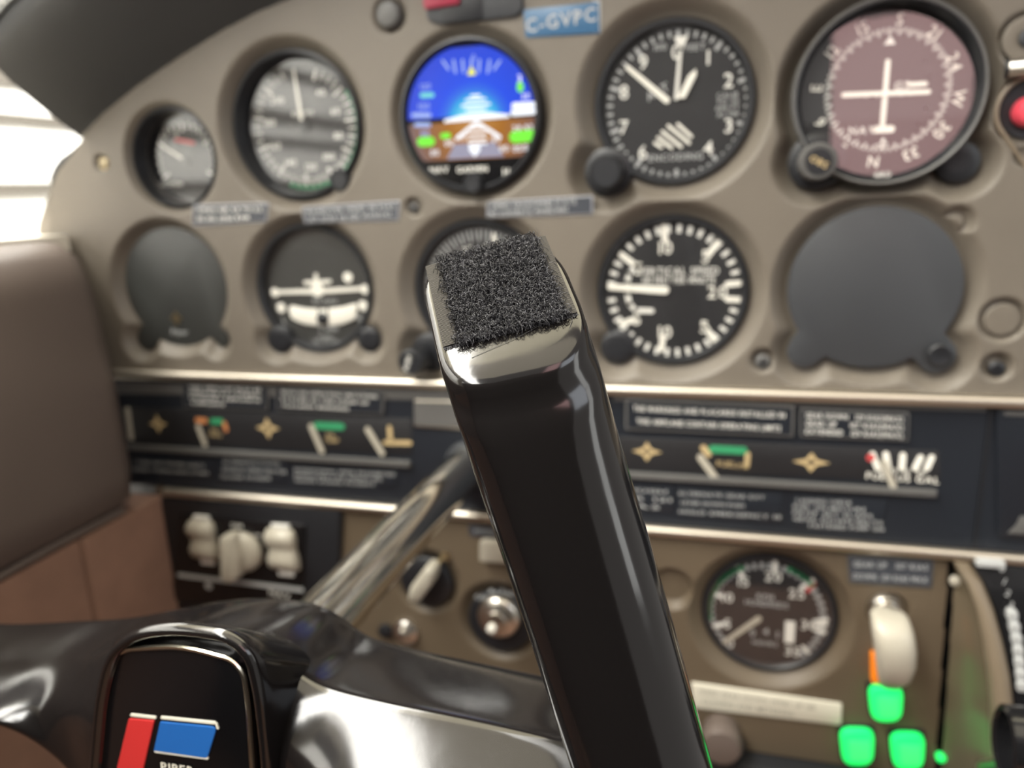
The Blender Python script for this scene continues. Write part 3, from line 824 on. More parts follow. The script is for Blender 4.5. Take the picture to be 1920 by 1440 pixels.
def placard(name, label, quad, lines, h, y=-.8, base='placard', ink='dimprint', edge=None, rot=None, xs=.9, cat='placard', spread=.62, align=None, r=1.2):
    """quad px: TL TR BR BL"""
    q = [P(*p, y) for p in quad]; cx = sum(p[0] for p in q) / 4; cz = sum(p[1] for p in q) / 4
    t = thing(name, label, cat, (cx, 0, cz), 'printed placards on the instrument panels' if cat == 'placard' else None)
    if edge:
        MB().prism(rounded(q, r), y, .5, .4).build('frame', M[edge], t)
        qq = [(cx + (p[0] - cx) * .97, cz + (p[1] - cz) * .86) for p in q]
        MB().prism(rounded(qq, r * .7), y - .15, y + .1).build('plate', M[base], t)
    else: MB().prism(rounded(q, r), y, .5, .3).build('plate', M[base], t)
    b = MB(); a = np.array(q); n = len(lines); wdt = np.hypot(*(a[1] - a[0]))
    ang = math.atan2(a[1][1] - a[0][1], a[1][0] - a[0][0]) if rot is None else rot
    for i, (s_, off, ws) in enumerate(lines):
        f = .5 + ((i + .5) / n - .5) * spread * 1.35; p = (a[0] + a[1]) / 2 * (1 - f) + (a[3] + a[2]) / 2 * f
        p = p + (a[1] - a[0]) * off
        w0 = sum((.38 if ch == ' ' else _glyph[ch][2] + .14) for ch in s_) * h / .73
        b.text(s_, p[0], p[1], h / .73, y - .25, ang, ws * wdt / w0)
    if lines: b.build('lettering', M[ink], t)
    return t


placard('placard', 'two line placard under the vacuum gauge', ((362, 384), (503, 380), (500, 416), (360, 424)), [('GYRO AIR 4.8 TO 5.2', 0, .86), ('IN HG 2000 RPM', -.08, .7)], 3.0, edge='placedge', ink='print')
placard('placard', 'long placard beneath the airspeed gauge', ((565, 388), (750, 376), (747, 414), (570, 418)), [('MANEUVER SPEED 118 KIAS', 0, .9), ('AT 2750 LB SEE MANUAL', 0, .86)], 3.0, edge='placedge', ink='dimprint')
placard('placard', 'wide placard beneath the blue flight display', ((912, 378), (1112, 366), (1112, 402), (912, 408)), [('DEMO CROSSWIND 17 KTS', -.05, .8), ('NO ACROBATIC MANEUVERS', -.1, .75)], 3.0, edge='placedge', ink='dimprint')

# ------------------------------------------------------------------ right edge controls
t = thing('red_push_button', 'red push button in a black recess at the right edge', 'button', (*P(1933, 205)[:1], 0, P(1933, 205)[1]))
b = MB(); x, z = P(1933, 205, 3); b.lathe(x, z, [(13, 5), (13, 2.5), (11.5, 2.6)], 32); b.build('recess', M['black'], t)
b = MB(); b.lathe(*P(1936, 208, -4), [(7, 3), (7, -3), (5.6, -5), (3, -5.6)], 32); b.build('cap', M['redbtn'], t)
b = MB(); pts = [(x + 15.2 * math.cos(math.radians(a)), .2, z + 15.2 * math.sin(math.radians(a))) for a in range(-40, 221, 10)] + [(x + 2, .2, z - 29)]
b.tube(pts, 1.2, 8, closed=True); b.build('outline_ring', M['consoletrim'], t)
b = MB(); x, z = P(1925, 72, 0); b.lathe(x, z, [(10, 3), (10, -.5), (8.4, -1), (4.5, -.6)], 28); t = thing('panel_socket', 'tan round socket with dark centre at the upper right edge', 'socket', (x, 0, z)); b.build('ring', M['panel'], t)
b = MB(); b.lathe(*P(1930, 70, -2), [(4.2, 2), (4.2, -2.4), (3, -3.6)], 20); b.build('plug', M['slate'], t)
t = thing('toggle_switch', 'short chrome toggle switch above the red button', 'switch', (*P(1905, 126)[:1], 0, P(1905, 126)[1]))
a = aty(1893, 128, -3); e = aty(1945, 124, -9); b = MB(); b.tube([a, e], 4.2, 16); b.build('lever', M['steel'], t)
b = MB(); b.tube([aty(1884, 129, -2.4), aty(1892, 128, -2.8)], 4.6, 14); b.build('collar', M['black'], t)

# ------------------------------------------------------------------ engine instrument strip
es = MB(); es.box(-300, 345, 1, 12, -84.5, -3.5)
strip = tag(es.build('engine_strip', M['strip'], origin=(0, 5, -44)), 'black horizontal strip housing the engine gauges between two aluminium rails', 'panel')
b = MB(); q = [P(*p, .2) for p in ((215, 716), (860, 730), (860, 752), (215, 738))]; b.prism(q, .2, 2, .5); q = [P(*p, .2) for p in ((1150, 728), (1850, 758), (1850, 772), (1150, 752))]; b.prism(q, .2, 2, .5)
b.build('upper_edge', M['stripgrey'], strip)
b = MB(); b.box(*[P(1860, 765)[0] - 1, P(1860, 765)[0] + .6], .2, 2, -84, -5); b.build('joint_line', M['black'], strip)


def cluster(name, label, quad, ledge):
    q = [P(*p, .6) for p in quad]; cx = sum(p[0] for p in q) / 4; cz = sum(p[1] for p in q) / 4
    t = thing(name, label, 'gauge', (cx, 0, cz)); MB().prism(rounded(q, 2), .4, 1.6, .2).build('face', M['dial'], t)
    p0, p1 = aty(*ledge[0], -1), aty(*ledge[1], -1)
    b = MB(); b.box(p0[0], p1[0], -2.2, 1.2, p0[2] - 1.9, p0[2] + 1.9, .8); b.build('ledge', M['stripgrey'], t); return t


def star(t, px, py, w, h, m='gold'):
    b = MB(); x, z = P(px, py, .2); wx = w; hz_ = h; n = .30; i = .42
    o_ = [(1, 0), (n, n), (0, 1), (-n, n), (-1, 0), (-n, -n), (0, -1), (n, -n)]
    for k in range(8):
        a = o_[k]; c_ = o_[(k + 1) % 8]
        b.flat([(x + a[0] * wx, z + a[1] * hz_), (x + c_[0] * wx, z + c_[1] * hz_), (x + c_[0] * i * wx * .9, z + c_[1] * i * hz_ * .9), (x + a[0] * i * wx * .9, z + a[1] * i * hz_ * .9)], .1)
    b.build('diamond_mark', M[m], t)


def needle(t, p, q, w, y=-1.0): b = MB(); b.bar(P(*p, y), P(*q, y), w, y, t=.8); b.build('needle', M['cream'], t)


L = cluster('engine_gauge_cluster', 'row of small engine gauges left of the yoke shaft', ((228, 762), (772, 785), (772, 852), (232, 830)), ((238, 838), (768, 862)))
needle(L, (238, 768), (245, 822), 3.6)
star(L, 296, 795, 7.6, 6.6); star(L, 502, 803, 9, 7.6)
needle(L, (371, 800), (384, 834), 3.4); needle(L, (583, 800), (603, 846), 3.8); needle(L, (689, 806), (716, 850), 3.8)
for p, q, w, n_ in (((398, 790), (414, 790), 4, 'green'), ((594, 798), (640, 800), 4.6, 'green'), ((370, 788), (384, 789), 4, 'orange'), ((420, 794), (424, 806), 3, 'orange')):
    b = MB(); dbar(b, p, q, w, .1); b.build(n_ + '_band', M[n_], L)
b = MB(); dtext(b, 'OIL', 402, 806, 3, .1); dtext(b, 'PRESS', 404, 816, 2.6, .1); dtext(b, 'OIL', 620, 816, 3, .1); dtext(b, 'TEMP', 622, 826, 3, .1)
dbar(b, (722, 830), (768, 831), 3.0, .1); dbar(b, (730, 802), (732, 826), 3.0, .1); b.build('scale_print', M['gold'], L)

Rr_ = cluster('engine_gauge_cluster', 'row of small engine gauges right of the yoke horn, ending in a fuel scale', ((1150, 818), (1762, 845), (1762, 905), (1150, 880)), ((1150, 889), (1757, 917)))
star(Rr_, 1213, 847, 8.6, 6.0); star(Rr_, 1521, 867, 9.8, 5.8)
needle(Rr_, (1313, 858), (1341, 896), 3.8); needle(Rr_, (1657, 868), (1675, 912), 3.4)
b = MB(); dbar(b, (1336, 842), (1394, 845), 4.4, .1); b.build('green_band', M['green'], Rr_)
b = MB(); dbar(b, (1319, 840), (1328, 852), 3.6, .1); dbar(b, (1402, 852), (1400, 874), 2.8, .1); dtext(b, 'FUEL', 1362, 870, 3.4, .1); dtext(b, 'PSI', 1392, 874, 3, .1); b.build('scale_print', M['gold'], Rr_)
b = MB()
for p, q in (((1636, 852), (1646, 878)), ((1661, 852), (1665, 876)), ((1693, 854), (1691, 878)), ((1726, 858), (1716, 878)), ((1747, 858), (1738, 878))): dbar(b, p, q, 3.2, .1)
dtext(b, '0  10  15  20', 1692, 884, 3.2, .1, 0, .9); dtext(b, 'FUEL US GAL', 1692, 896, 4.0, .1, -.02, 1.0); b.build('scale_print', M['white'], Rr_)
b = MB(); b.disc(*P(1632, 858, 0), 2.2, -.1, 16); b.build('red_dot', M['red'], Rr_)

placard('placard', 'grey lettered placard left of the pair above the left engine gauges', ((342, 716), (502, 722), (502, 770), (344, 764)), [('THIS AIRPLANE MUST BE', 0, .86), ('OPERATED AS A NORMAL', 0, .86), ('CATEGORY AIRPLANE IN', 0, .84), ('COMPLIANCE', -.2, .4)], 2.2, base='strip', edge='stripgrey', ink='print')
placard('placard', 'grey lettered placard right of the pair above the left engine gauges', ((516, 724), (720, 734), (718, 778), (518, 770)), [('WITH THE OPERATING LIMITATIONS', 0, .9), ('STATED IN THE FORM OF', -.04, .82), ('PLACARDS MARKINGS', -.12, .62)], 2.2, base='strip', edge='stripgrey', ink='print')
placard('placard', 'long framed two line placard right of the yoke horn', ((1172, 748), (1490, 762), (1488, 820), (1172, 806)), [('THE MARKINGS AND PLACARDS INSTALLED IN', 0, .9), ('THIS AIRPLANE CONTAIN OPERATING LIMITS', 0, .86)], 3.2, base='strip', edge='stripgrey', ink='print')
placard('placard', 'small framed three line gear speed placard right of the long placard', ((1500, 766), (1706, 774), (1704, 828), (1500, 820)), [('GEAR DOWN   129 KIAS(MAX)', 0, .9), ('GEAR UP     107 KIAS(MAX)', 0, .9), ('EXTENDED   129 KIAS(MAX)', 0, .9)], 3.0, base='strip', edge='stripgrey', ink='print')
placard('placard', 'plain grey placard half hidden by the horn', ((776, 750), (868, 752), (868, 806), (776, 800)), [], 2, base='stripgrey', edge='rail')
for lab, quad, lines in (
        ('faint print at the left end below the left engine gauges', ((240, 858), (400, 866), (398, 894), (244, 888)), [('TURN OFF STROBE LIGHTS', 0, .8), ('WHEN TAXIING NEAR OTHER', 0, .9)]),
        ('faint print in the middle below the left engine gauges', ((404, 856), (540, 862), (536, 908), (408, 900)), [('ALTERNATE STATIC', 0, .8), ('SOURCE OPEN HEATER', .04, .9), ('CLOSE STORM', -.08, .7)]),
        ('faint print at the right end below the left engine gauges', ((546, 874), (748, 884), (744, 916), (548, 906)), [('INTENTIONAL SPINS PROHIBITED', 0, .94), ('APPROVED FOR NIGHT IFR', -.06, .84), ('NON ICING FLIGHT', -.08, .76)]),
        ('short faint print at the left end below the right engine gauges', ((1150, 908), (1264, 914), (1262, 962), (1150, 954)), [('ROUGH', -.02, .84), ('AIR 121', 0, .96), ('KIAS', -.1, .8)]),
        ('faint print in the middle below the right engine gauges', ((1268, 914), (1470, 924), (1468, 980), (1270, 968)), [('ALTERNATE GEAR EXT', -.08, .82), ('LEVER DOWN PUSH', -.16, .6), ('HOLD EMERGENCY 10', 0, .96)]),
        ('faint block of print at the right end below the right engine gauges', ((1486, 930), (1664, 938), (1650, 1000), (1488, 990)), [('LANDING CHECK', -.16, .6), ('FUEL ON MIXTURE', -.1, .78), ('PROP SET FLAPS', -.06, .86), ('GEAR DOWN BELTS', 0, .96), ('FASTENED PUMP ON', .1, .8)])):
    placard('placard', lab, quad, lines, 2.4, y=.6, base='strip', ink='dimprint', spread=.7)
# right hand box
t = thing('radio_edge', 'black radio box edge at the right end of the strip', 'radio', (270, 0, -40))
q = [P(*p, -1) for p in ((1868, 768), (2050, 776), (2050, 1020), (1872, 1008))]; MB().prism(rounded(q, 3), -1.2, 3, .8).build('case', M['strip'], t)
q = [P(*p, -2) for p in ((1890, 1000), (1940, 1004), (1940, 972), (1914, 968), (1906, 985))]; MB().prism(q, -2, 0, .3).build('grey_key', M['stripgrey'], t)
b = MB(); q = [P(*p, -2) for p in ((1884, 772), (2050, 778), (2050, 786), (1884, 780))]; b.prism(q, -1.6, 0, .3); b.build('top_edge', M['stripgrey'], t)

# ------------------------------------------------------------------ switch panel (lower left)
t = thing('light_switch_panel', 'black switch panel with two cream rockers and a round knob', 'switch panel', (*P(460, 1060)[:1], 0, P(460, 1060)[1]))
q = [P(*p, -4) for p in ((300, 928), (640, 958), (628, 1215), (290, 1200))]; MB().prism(rounded(q, 5), -4, 2, 2).build('surround', M['black'], t)
q = [P(*p, -6) for p in ((332, 965), (572, 985), (566, 1140), (320, 1125))]; MB().prism(rounded(q, 2), -5.6, 0, 1).build('face', M['blackgloss'], t)


def rocker(px, py, w, h, skew):
    x, z = P(px, py, -12); b = MB(); rings = []
    prof = [(-.5, -6.5, .78), (-.46, -9.5, .92), (-.34, -12.5, 1.0), (-.18, -12.8, 1.0), (-.02, -10.2, .92), (.06, -9.8, .90), (.2, -12.2, 1.0), (.34, -12.4, 1.02), (.46, -9.5, .92), (.5, -6.5, .78)]
    for f, y, ww in prof:
        hw = w / 2 * ww; rings.append([(x - hw + skew * f, y + 2, z + f * h), (x - hw * .9 + skew * f, y, z + f * h), (x + hw * .9 + skew * f, y, z + f * h), (x + hw + skew * f, y + 2, z + f * h), (x + hw + skew * f, -5, z + f * h), (x - hw + skew * f, -5, z + f * h)])
    b.loft(rings); o = b.build('rocker', M['cream'], t, smooth=70)
    b = MB(); b.box(x - w * .3, x + w * .3, -7.5, -5, z + h * .5, z + h * .6, .3); b.build('rocker_pivot', M['print'], t)
    b = MB(); b.box(x - w * .26, x + w * .26, -7.5, -5, z - h * .64, z - h * .52, .3); b.build('rocker_pivot', M['print'], t)


rocker(374, 1018, 20.5, 30, -2); rocker(523, 1037, 22, 31, -2)
x, z = P(448, 1040, -12); b = MB(); b.lathe(x, z, [(14.5, -5), (14.5, -8.5), (13.2, -10.5), (9, -12)], 40)
b.prism(rounded([P(*p, -14) for p in ((414, 1005), (440, 1000), (452, 1045), (450, 1082), (434, 1092), (418, 1084))], 3), -18, -8, 2.5)
b.build('rotary_knob', M['cream'], t, smooth=55)
b = MB(); a = P(336, 1078, -6); e = P(566, 1106, -6); b.bar(a, e, 3.0, -6.4); b.disc(*P(391, 1098, -6), 3.0, -6.2, 20); b.build('white_line', M['dimprint'], t)
b = MB(); dtext(b, 'NAV', 524, 1114, 4.4, -6.2, -.1, 1.2); dtext(b, 'DIM', 444, 986, 3.6, -6.2); dtext(b, 'OFF', 482, 1004, 2.4, -6.2); dtext(b, 'PANEL', 325, 1150, 3.4, -6.2, -.06); dtext(b, 'RADIO', 315, 1132, 2.8, -4.6, -.06); b.build('lettering', M['print'], t)

# rotary selector, white key, ignition
t = thing('rotary_selector', 'round black selector with a white pointer handle beside the yoke shaft', 'switch', (*P(800, 1090)[:1], 0, P(800, 1090)[1]))
b = MB(); x, z = P(800, 1090, 1); b.lathe(x, z, [(18, 5), (18, 0), (16.5, -1.2), (8, -1.4)], 40); b.build('base_disc', M['black'], t)
b = MB(); b.prism(rounded([P(*p, -12) for p in ((766, 1124), (770, 1100), (800, 1060), (816, 1070), (810, 1096), (786, 1128))], 3), -15, -1, 2.5); b.build('pointer_handle', M['cream'], t, smooth=55)
b = MB(); dbar(b, (812, 1068), (826, 1050), 2.4, -2.2); b.disc(*P(835, 1043, -2), 3.2, -2.4, 16); b.build('position_mark', M['brass'], t)
t = thing('white_key_tab', 'white rectangular push tab under a small dark label', 'switch', (*P(926, 1036)[:1], 0, P(926, 1036)[1]))
MB().prism(rounded([P(*p, -6) for p in ((898, 1016), (960, 1020), (958, 1058), (898, 1054))], 2), -6, 2, 1.2).build('tab', M['cream'], t)
placard('placard', 'small dark label above the white push tab', ((878, 984), (990, 992), (988, 1012), (880, 1006)), [('PITOT HEAT', 0, .8)], 3, ink='dimprint')
t = thing('ignition_switch', 'round black ignition switch with silver key barrel', 'switch', (*P(935, 1165)[:1], 0, P(935, 1165)[1]))
b = MB(); x, z = P(937, 1165, 0); b.lathe(x, z, [(22, 5), (22, 0), (20.5, -1.4), (10, -1.6)], 48); b.build('base_disc', M['black'], t)
b = MB(); x, z = P(930, 1166, -10); b.lathe(x, z, [(14.5, -1), (14.2, -5), (12.5, -7), (11.5, -7.2), (11, -10), (8.2, -11.5), (7.6, -11.4), (7.2, -13.5), (4, -14)], 48); k = b.build('key_barrel', M['steel'], t)
b = MB(); x, z = P(922, 1178, -14); b.lathe(x, z, [(3.0, -13), (3, -15.6), (2, -16.4)], 20); b.build('key_slot', M['white'], k)
b = MB()
for s_, px, py in (('OFF', 902, 1120), ('R', 922, 1108), ('L', 944, 1106), ('BOTH', 968, 1114)): dtext(b, s_, px, py, 3.4, -1.9)
b.build('lettering', M['dimprint'], t)
t = thing('pull_control', 'small silver screw knob low beside the yoke hub', 'knob', (*P(755, 1190)[:1], 0, P(755, 1190)[1]))
b = MB(); x, z = P(755, 1192, -6); b.lathe(x, z, [(9, 2), (9, -3), (6.5, -5), (5, -5.2), (4.6, -8), (3, -9)], 28); b.build('nut', M['steel'], t)
b = MB(); x, z = P(722, 1184, -2); b.lathe(x, z, [(5, 2), (5, -3), (3, -4)], 20); b.build('dark_cap', M['black'], t)

# ------------------------------------------------------------------ tachometer
c = P(1442, 1162); yd = 9
t = gauge('tachometer', 'round tachometer with green arc and cream needle in the lower panel', c, 38.5, 6.5, yd)
cd = P(1436, 1152, yd); b = MB(); y = yd - .3; ticks(b, cd, 36, 30.2, 34.2, 1.9, y, -128, 138); b.build('tick_marks', M['dimprint'], t)
b = MB(); ticks(b, cd, 26, 31.6, 34.6, 2.8, y - .35, -100, -28); ticks(b, cd, 8, 32.2, 34.8, 3.4, y - .35, 22, 46); b.build('green_arc', M['green'], t)
b = MB(); dbar(b, (1514, 1108), (1526, 1096), 2.4, y - .1); b.build('red_line', M['red'], t)
b = MB()
for p, q in (((1378, 1054), (1394, 1084)), ((1454, 1046), (1452, 1072)), ((1528, 1086), (1502, 1104)), ((1325, 1110), (1352, 1118)), ((1330, 1178), (1356, 1170)), ((1524, 1232), (1506, 1214)), ((1550, 1163), (1526, 1166)), ((1548, 1172), (1526, 1172)), ((1546, 1186), (1526, 1180))): dbar(b, p, q, 2.4, y - .1)
for s_, px, py in (('15', 1394, 1090), ('20', 1450, 1081), ('25', 1494, 1113), ('30', 1517, 1172), ('35', 1486, 1221), ('10', 1364, 1120), ('5', 1364, 1169), ('0', 1369, 1206)): dtext(b, s_, px, py, 6.4, y - .1)
b.build('numerals', M['print'], t)
b = MB(); dtext(b, 'RPM', 1435, 1119, 3.6, y); dtext(b, 'HUNDREDS', 1437, 1132, 3.6, y, 0, .9); dtext(b, 'HOURS', 1434, 1206, 3, y); b.build('lettering', M['dimprint'], t)
b = MB()
for s_, px, py in (('0', 1411, 1186), ('4', 1436, 1184), ('1', 1458, 1190)): dtext(b, s_, px, py, 4.6, y - .1)
b.build('hour_digits', M['dimprint'], t)
b = MB(); q = P(1481, 1180, y); b.box(q[0] - 2.8, q[0] + 2.8, y - .4, y, q[1] - 9, q[1] + 5.4); b.build('hour_drum', M['print'], t)
b = MB(); dbar(b, (1422, 1161), (1352, 1209), 3.6, 7.4, 2.2); b.build('needle', M['cream'], t)

# gear placard, lever, lights
placard('placard', 'black two line placard above the landing gear lever', ((1588, 1040), (1752, 1048), (1748, 1104), (1592, 1094)), [('GEAR UP   107 KIAS', 0, .86), ('DOWN  129 KIAS MAX', 0, .86)], 3.6, edge='stripgrey', ink='dimprint')
t = thing('landing_gear_lever', 'landing gear lever with a cream wheel shaped knob', 'lever', (*P(1665, 1145)[:1], 0, P(1665, 1145)[1]))
b = MB(); b.lathe(*P(1662, 1144, -1), [(9.5, 5), (9.5, -1), (8, -3), (6.5, -3.2), (6, -8), (4, -9)], 28); b.build('stem_nut', M['steel'], t)
a = aty(1664, 1150, -4); e = aty(1672, 1190, -26); b = MB(); b.tube([a, e], 3.2, 12); b.build('stem', M['steel'], t)
b = MB(); rings = []
for px, py, y_, rx, ry in ((1665, 1147, -24, 7, 5), (1668, 1156, -27, 9.2, 8), (1673, 1180, -30, 10.2, 10.5), (1677, 1210, -31, 10.2, 11), (1678, 1240, -30, 9.6, 10.5), (1675, 1264, -28, 8.2, 9), (1668, 1280, -25, 5.5, 6)):
    p = aty(px, py, y_); rings.append([(p[0] + rx * np.sign(math.cos(a)) * abs(math.cos(a)) ** .7, p[1] + ry * np.sign(math.sin(a)) * abs(math.sin(a)) ** .7, p[2]) for a in np.linspace(0, 2 * PI, 20, endpoint=False)])
b.loft(rings); b.build('wheel_knob', M['cream'], t, smooth=60)
b = MB(); q = [P(*p, -4) for p in ((1634, 1226), (1662, 1232), (1662, 1284), (1634, 1280))]; b.prism(rounded(q, 1.2), -5, 1, 1); tag(b.build('amber_light', M['orangelamp']), 'small amber warning light tucked behind the gear lever knob', 'light')


def gearlight(px, py, label):
    q = [P(*p, -5) for p in ((px - 33, py - 32), (px + 34, py - 30), (px + 30, py + 34), (px - 26, py + 34))]
    cx = sum(p[0] for p in q) / 4; cz = sum(p[1] for p in q) / 4
    t = thing('gear_light', label, 'light', (cx, 0, cz), 'green gear lights')
    MB().prism(rounded(q, 7), -6, 1, 2).build('lens', M['greenlamp'], t)
    MB().prism(rounded([(cx + (p[0] - cx) * .62 + 1, cz + (p[1] - cz) * .6 - .5) for p in q], 2), -6.5, -5, .6).build('lens_core', M['greenhot'], t)
    b = MB(); b.prism(rounded([(cx + (p[0] - cx) * 1.1, cz + (p[1] - cz) * 1.1) for p in q], 4), -1.2, 1, .5); b.build('bezel', M['black'], t)


gearlight(1661, 1320, 'lit green gear light topmost of three, just under the gear lever')
gearlight(1607, 1402, 'lit green gear light at the lower left of three')
gearlight(1702, 1410, 'lit green gear light at the lower right of three')
placard('label_tape', 'slanted white label tape with faded print under the tachometer', ((1296, 1281), (1579, 1321), (1577, 1360), (1300, 1327)), [('SPEED GEAR DOWN WIND UP 130', -.06, .78), ('CLOSING AND METERING', -.12, .62)], 3.6, base='tape', ink='tapeink', y=-1.4, cat='label')
t = thing('dark_knob', 'dark round pull knob behind the lower end of the horn', 'knob', (*P(1360, 1400)[:1], 0, P(1360, 1400)[1]))
b = MB(); b.lathe(*P(1352, 1396, -14), [(11, 1), (12, -8), (13, -14), (11, -18), (6, -19)], 32); b.build('grip', M['leather'], t)
b = MB(); b.lathe(*P(1352, 1396, 0), [(15, 2), (15, -2), (13, -3)], 32); b.build('collar', M['black'], t)
# footwell edge below the lower panel
b = MB(); b.box(-262, 345, -14, 20, -262, -233, 4); tag(b.build('panel_lower_edge', M['black']), 'black rolled edge along the bottom of the lower panel', 'trim')

# ------------------------------------------------------------------ throttle quadrant at the right
t = thing('throttle_quadrant', 'tan trimmed throttle quadrant at the lower right corner', 'throttle', (275, -20, -170))
def arc(pxs, y): return [aty(px, py, yy) for (px, py), yy in zip(pxs, y)]
e1 = arc([(1800, 1052), (1826, 1090), (1846, 1140), (1862, 1200), (1874, 1260), (1882, 1330), (1886, 1440), (1890, 1560)], [-3, -8, -14, -20, -25, -30, -34, -36])
b = MB(); rings = []
for i, p in enumerate(e1):
    w = 4.2 + .2 * i; rings.append([tuple(np.minimum(p + np.array(d), (999, -1.0, 999))) for d in ((-w, 4, 0), (-w * .8, -2, 0), (0, -4, 0), (w * .8, -2, 0), (w, 4, 0), (w, 14, 0), (-w, 14, 0))])
b.loft(rings); b.build('curved_trim', M['consoletrim'], t, smooth=60)
b = MB(); rings = [[tuple(np.minimum(p + np.array(d), (999, -1.0, 999))) for d in ((5, 0, 0), (5, 2, 0), (70, 2, 0), (70, 0, 0))] for p in e1]; b.loft(rings); b.build('black_face', M['blackgloss'], t)
b = MB(); rings = [[tuple(np.minimum(p + np.array(d), (999, -1.0 + .2 * (d[1] < 50), 999))) for d in ((-4, 1, 0), (-4, 60, 0), (-1, 60, 0), (-1, 1, 0))] for p in e1]; b.loft(rings); sp = b.build('side_panel', M['console'], t)
b = MB(); rings = []
for p in e1:
    xd = float(np.interp(p[2], [-209.7, -91.3], [251.0, 246.5])); yt = p[1]; xt = p[0] - 4
    rings.append([(xd, -.6, p[2]), (xd + (xt - xd) * .72, -.6 + (yt + .6) * .35, p[2]), (xt, yt, p[2]), (xt + 2, yt + .5, p[2]), (xt, -.4, p[2])])
b.loft(rings); b.build('flank', M['console'], t, smooth=50)
b = MB(); x, z = P(1792, 1090, -1.5); b.lathe(x, z, [(3.0, 0), (3.0, -1.8), (2, -2.6)], 16); b.build('screw', M['cream'], t)
b = MB(); x, z = P(1765, 1423, -3); b.lathe(x, z, [(2.6, 0), (2.6, -3), (1.6, -4)], 16); b.build('pilot_lamp', M['greenlamp'], t)
b = MB(); pxs = [(1880, 1066), (1884, 1090), (1890, 1112), (1896, 1134), (1900, 1156), (1904, 1178), (1908, 1200), (1911, 1222), (1913, 1244), (1915, 1266), (1917, 1288)]
for i, (px, py) in enumerate(pxs):
    p = aty(px, py, -12 - i * 1.6)
    if i < 4: b.text('0123'[i], p[0], p[2], 5, p[1], -.3)
    else: b.prism(rounded([(p[0] - 2.3, p[2] - 2.9), (p[0] + 2.3, p[2] - 2.9), (p[0] + 2.0, p[2] + 2.9), (p[0] - 2.6, p[2] + 2.9)], 1.6), p[1] - .6, p[1] + 4, .5)
b.build('scale_lettering', M['dimprint'], t)
b = MB(); q0 = aty(1832, 1056, -9); q1 = aty(1884, 1060, -9); b.box(q0[0], q1[0], -10, -4, q0[2] - 1.6, q0[2] + 1.6, .4); b.build('top_cap', M['dimprint'], t)
t2 = t
cc = aty(1880, 1392, -90); b = MB(); seg = 36; rr = 17; prof = [(rr * .78, 8), (rr * .80, 1.0), (rr * .9, -.4), (rr, .6), (rr, 60)]
vs = []; fs = []
for r_, dx in prof:
    for k in range(seg):
        a = 2 * PI * k / seg; vs.append((cc[0] + dx, cc[1] + r_ * math.cos(a) * .9, cc[2] + r_ * math.sin(a)))
for i in range(len(prof) - 1):
    for k in range(seg): l = (k + 1) % seg; fs.append((i * seg + k, i * seg + l, (i + 1) * seg + l, (i + 1) * seg + k))
fs.append(tuple(range(seg))); fs.append(tuple(range((len(prof) - 1) * seg, len(prof) * seg))[::-1]); b.add(vs, fs); b.build('throttle_grip', M['blackgloss'], t2)['label'] = 'black cylindrical grip with a hollow end'
b = MB(); b.tube([cc + (20, 6, -8), cc + (20, 70, -70)], 5, 10); b.build('lever', M['steel'], t2)

# ------------------------------------------------------------------ control yoke
yk = thing('control_yoke', 'glossy black control yoke with upright horn and centre emblem', 'yoke', (-30, -240, -50))
# shaft
b = MB(); sx, sz = -30.0, -52.5
b.lathe(sx, sz, [(12.6, 2), (12.6, -205), (9, -206)], 40); b.build('shaft', M['chrome'], yk, smooth=50)
b = MB(); b.lathe(sx, sz, [(15, 2), (15, -3), (13.5, -6), (12, -6.2)], 40, cap=False); b.build('shaft_collar', M['slate'], yk)

# cross body: stations (x, backtop(y,z), ridge(y,z), frontmid(y,z), frontbottom(y,z), backbottom(y,z))
ST = [(-195, (-226, -45), (-246, -50), (-259, -55), (-270, -60), (-222, -74)),
      (-150, (-222, -45), (-242, -49.5), (-255, -54), (-266, -59), (-218, -74)),
      (-115, (-217.5, -42), (-238, -46), (-251, -51), (-262, -58), (-215, -73)),
      (-94, (-214, -40), (-240, -42), (-252, -52), (-258, -74), (-214, -82)),
      (-72, (-213, -34), (-246, -31), (-261, -52), (-258, -104), (-214, -98)),
      (-45, (-213, -27), (-247, -22), (-260, -40), (-258, -108), (-214, -104)),
      (-22, (-213, -24.5), (-247, -22), (-260, -40), (-258, -108), (-214, -104)),
      (-8, (-213, -27), (-248, -26), (-261, -45), (-259, -104), (-214, -100)),
      (6, (-213, -35.5), (-249, -31.5), (-266, -50), (-262, -96), (-214, -92)),
      (26, (-213, -38.5), (-250, -33), (-276, -56), (-272, -92), (-214, -86)),
      (55, (-213, -41), (-250, -34.5), (-278, -58), (-274, -92), (-214, -86)),
      (82, (-213, -44), (-250, -37), (-276, -60), (-272, -96), (-216, -90)),
      (104, (-217, -50), (-249, -44), (-268, -64), (-264, -96), (-220, -92))]


def catmull(pts, n):
    pts = [np.array(p, float) for p in pts]; out = []
    for i in range(len(pts) - 1):
        p0 = pts[max(i - 1, 0)]; p1 = pts[i]; p2 = pts[i + 1]; p3 = pts[min(i + 2, len(pts) - 1)]
        for k in range(n):
            t = k / n; out.append(.5 * (2 * p1 + (p2 - p0) * t + (2 * p0 - 5 * p1 + 4 * p2 - p3) * t * t + (3 * p1 - p0 - 3 * p2 + p3) * t ** 3))
    out.append(pts[-1]); return out


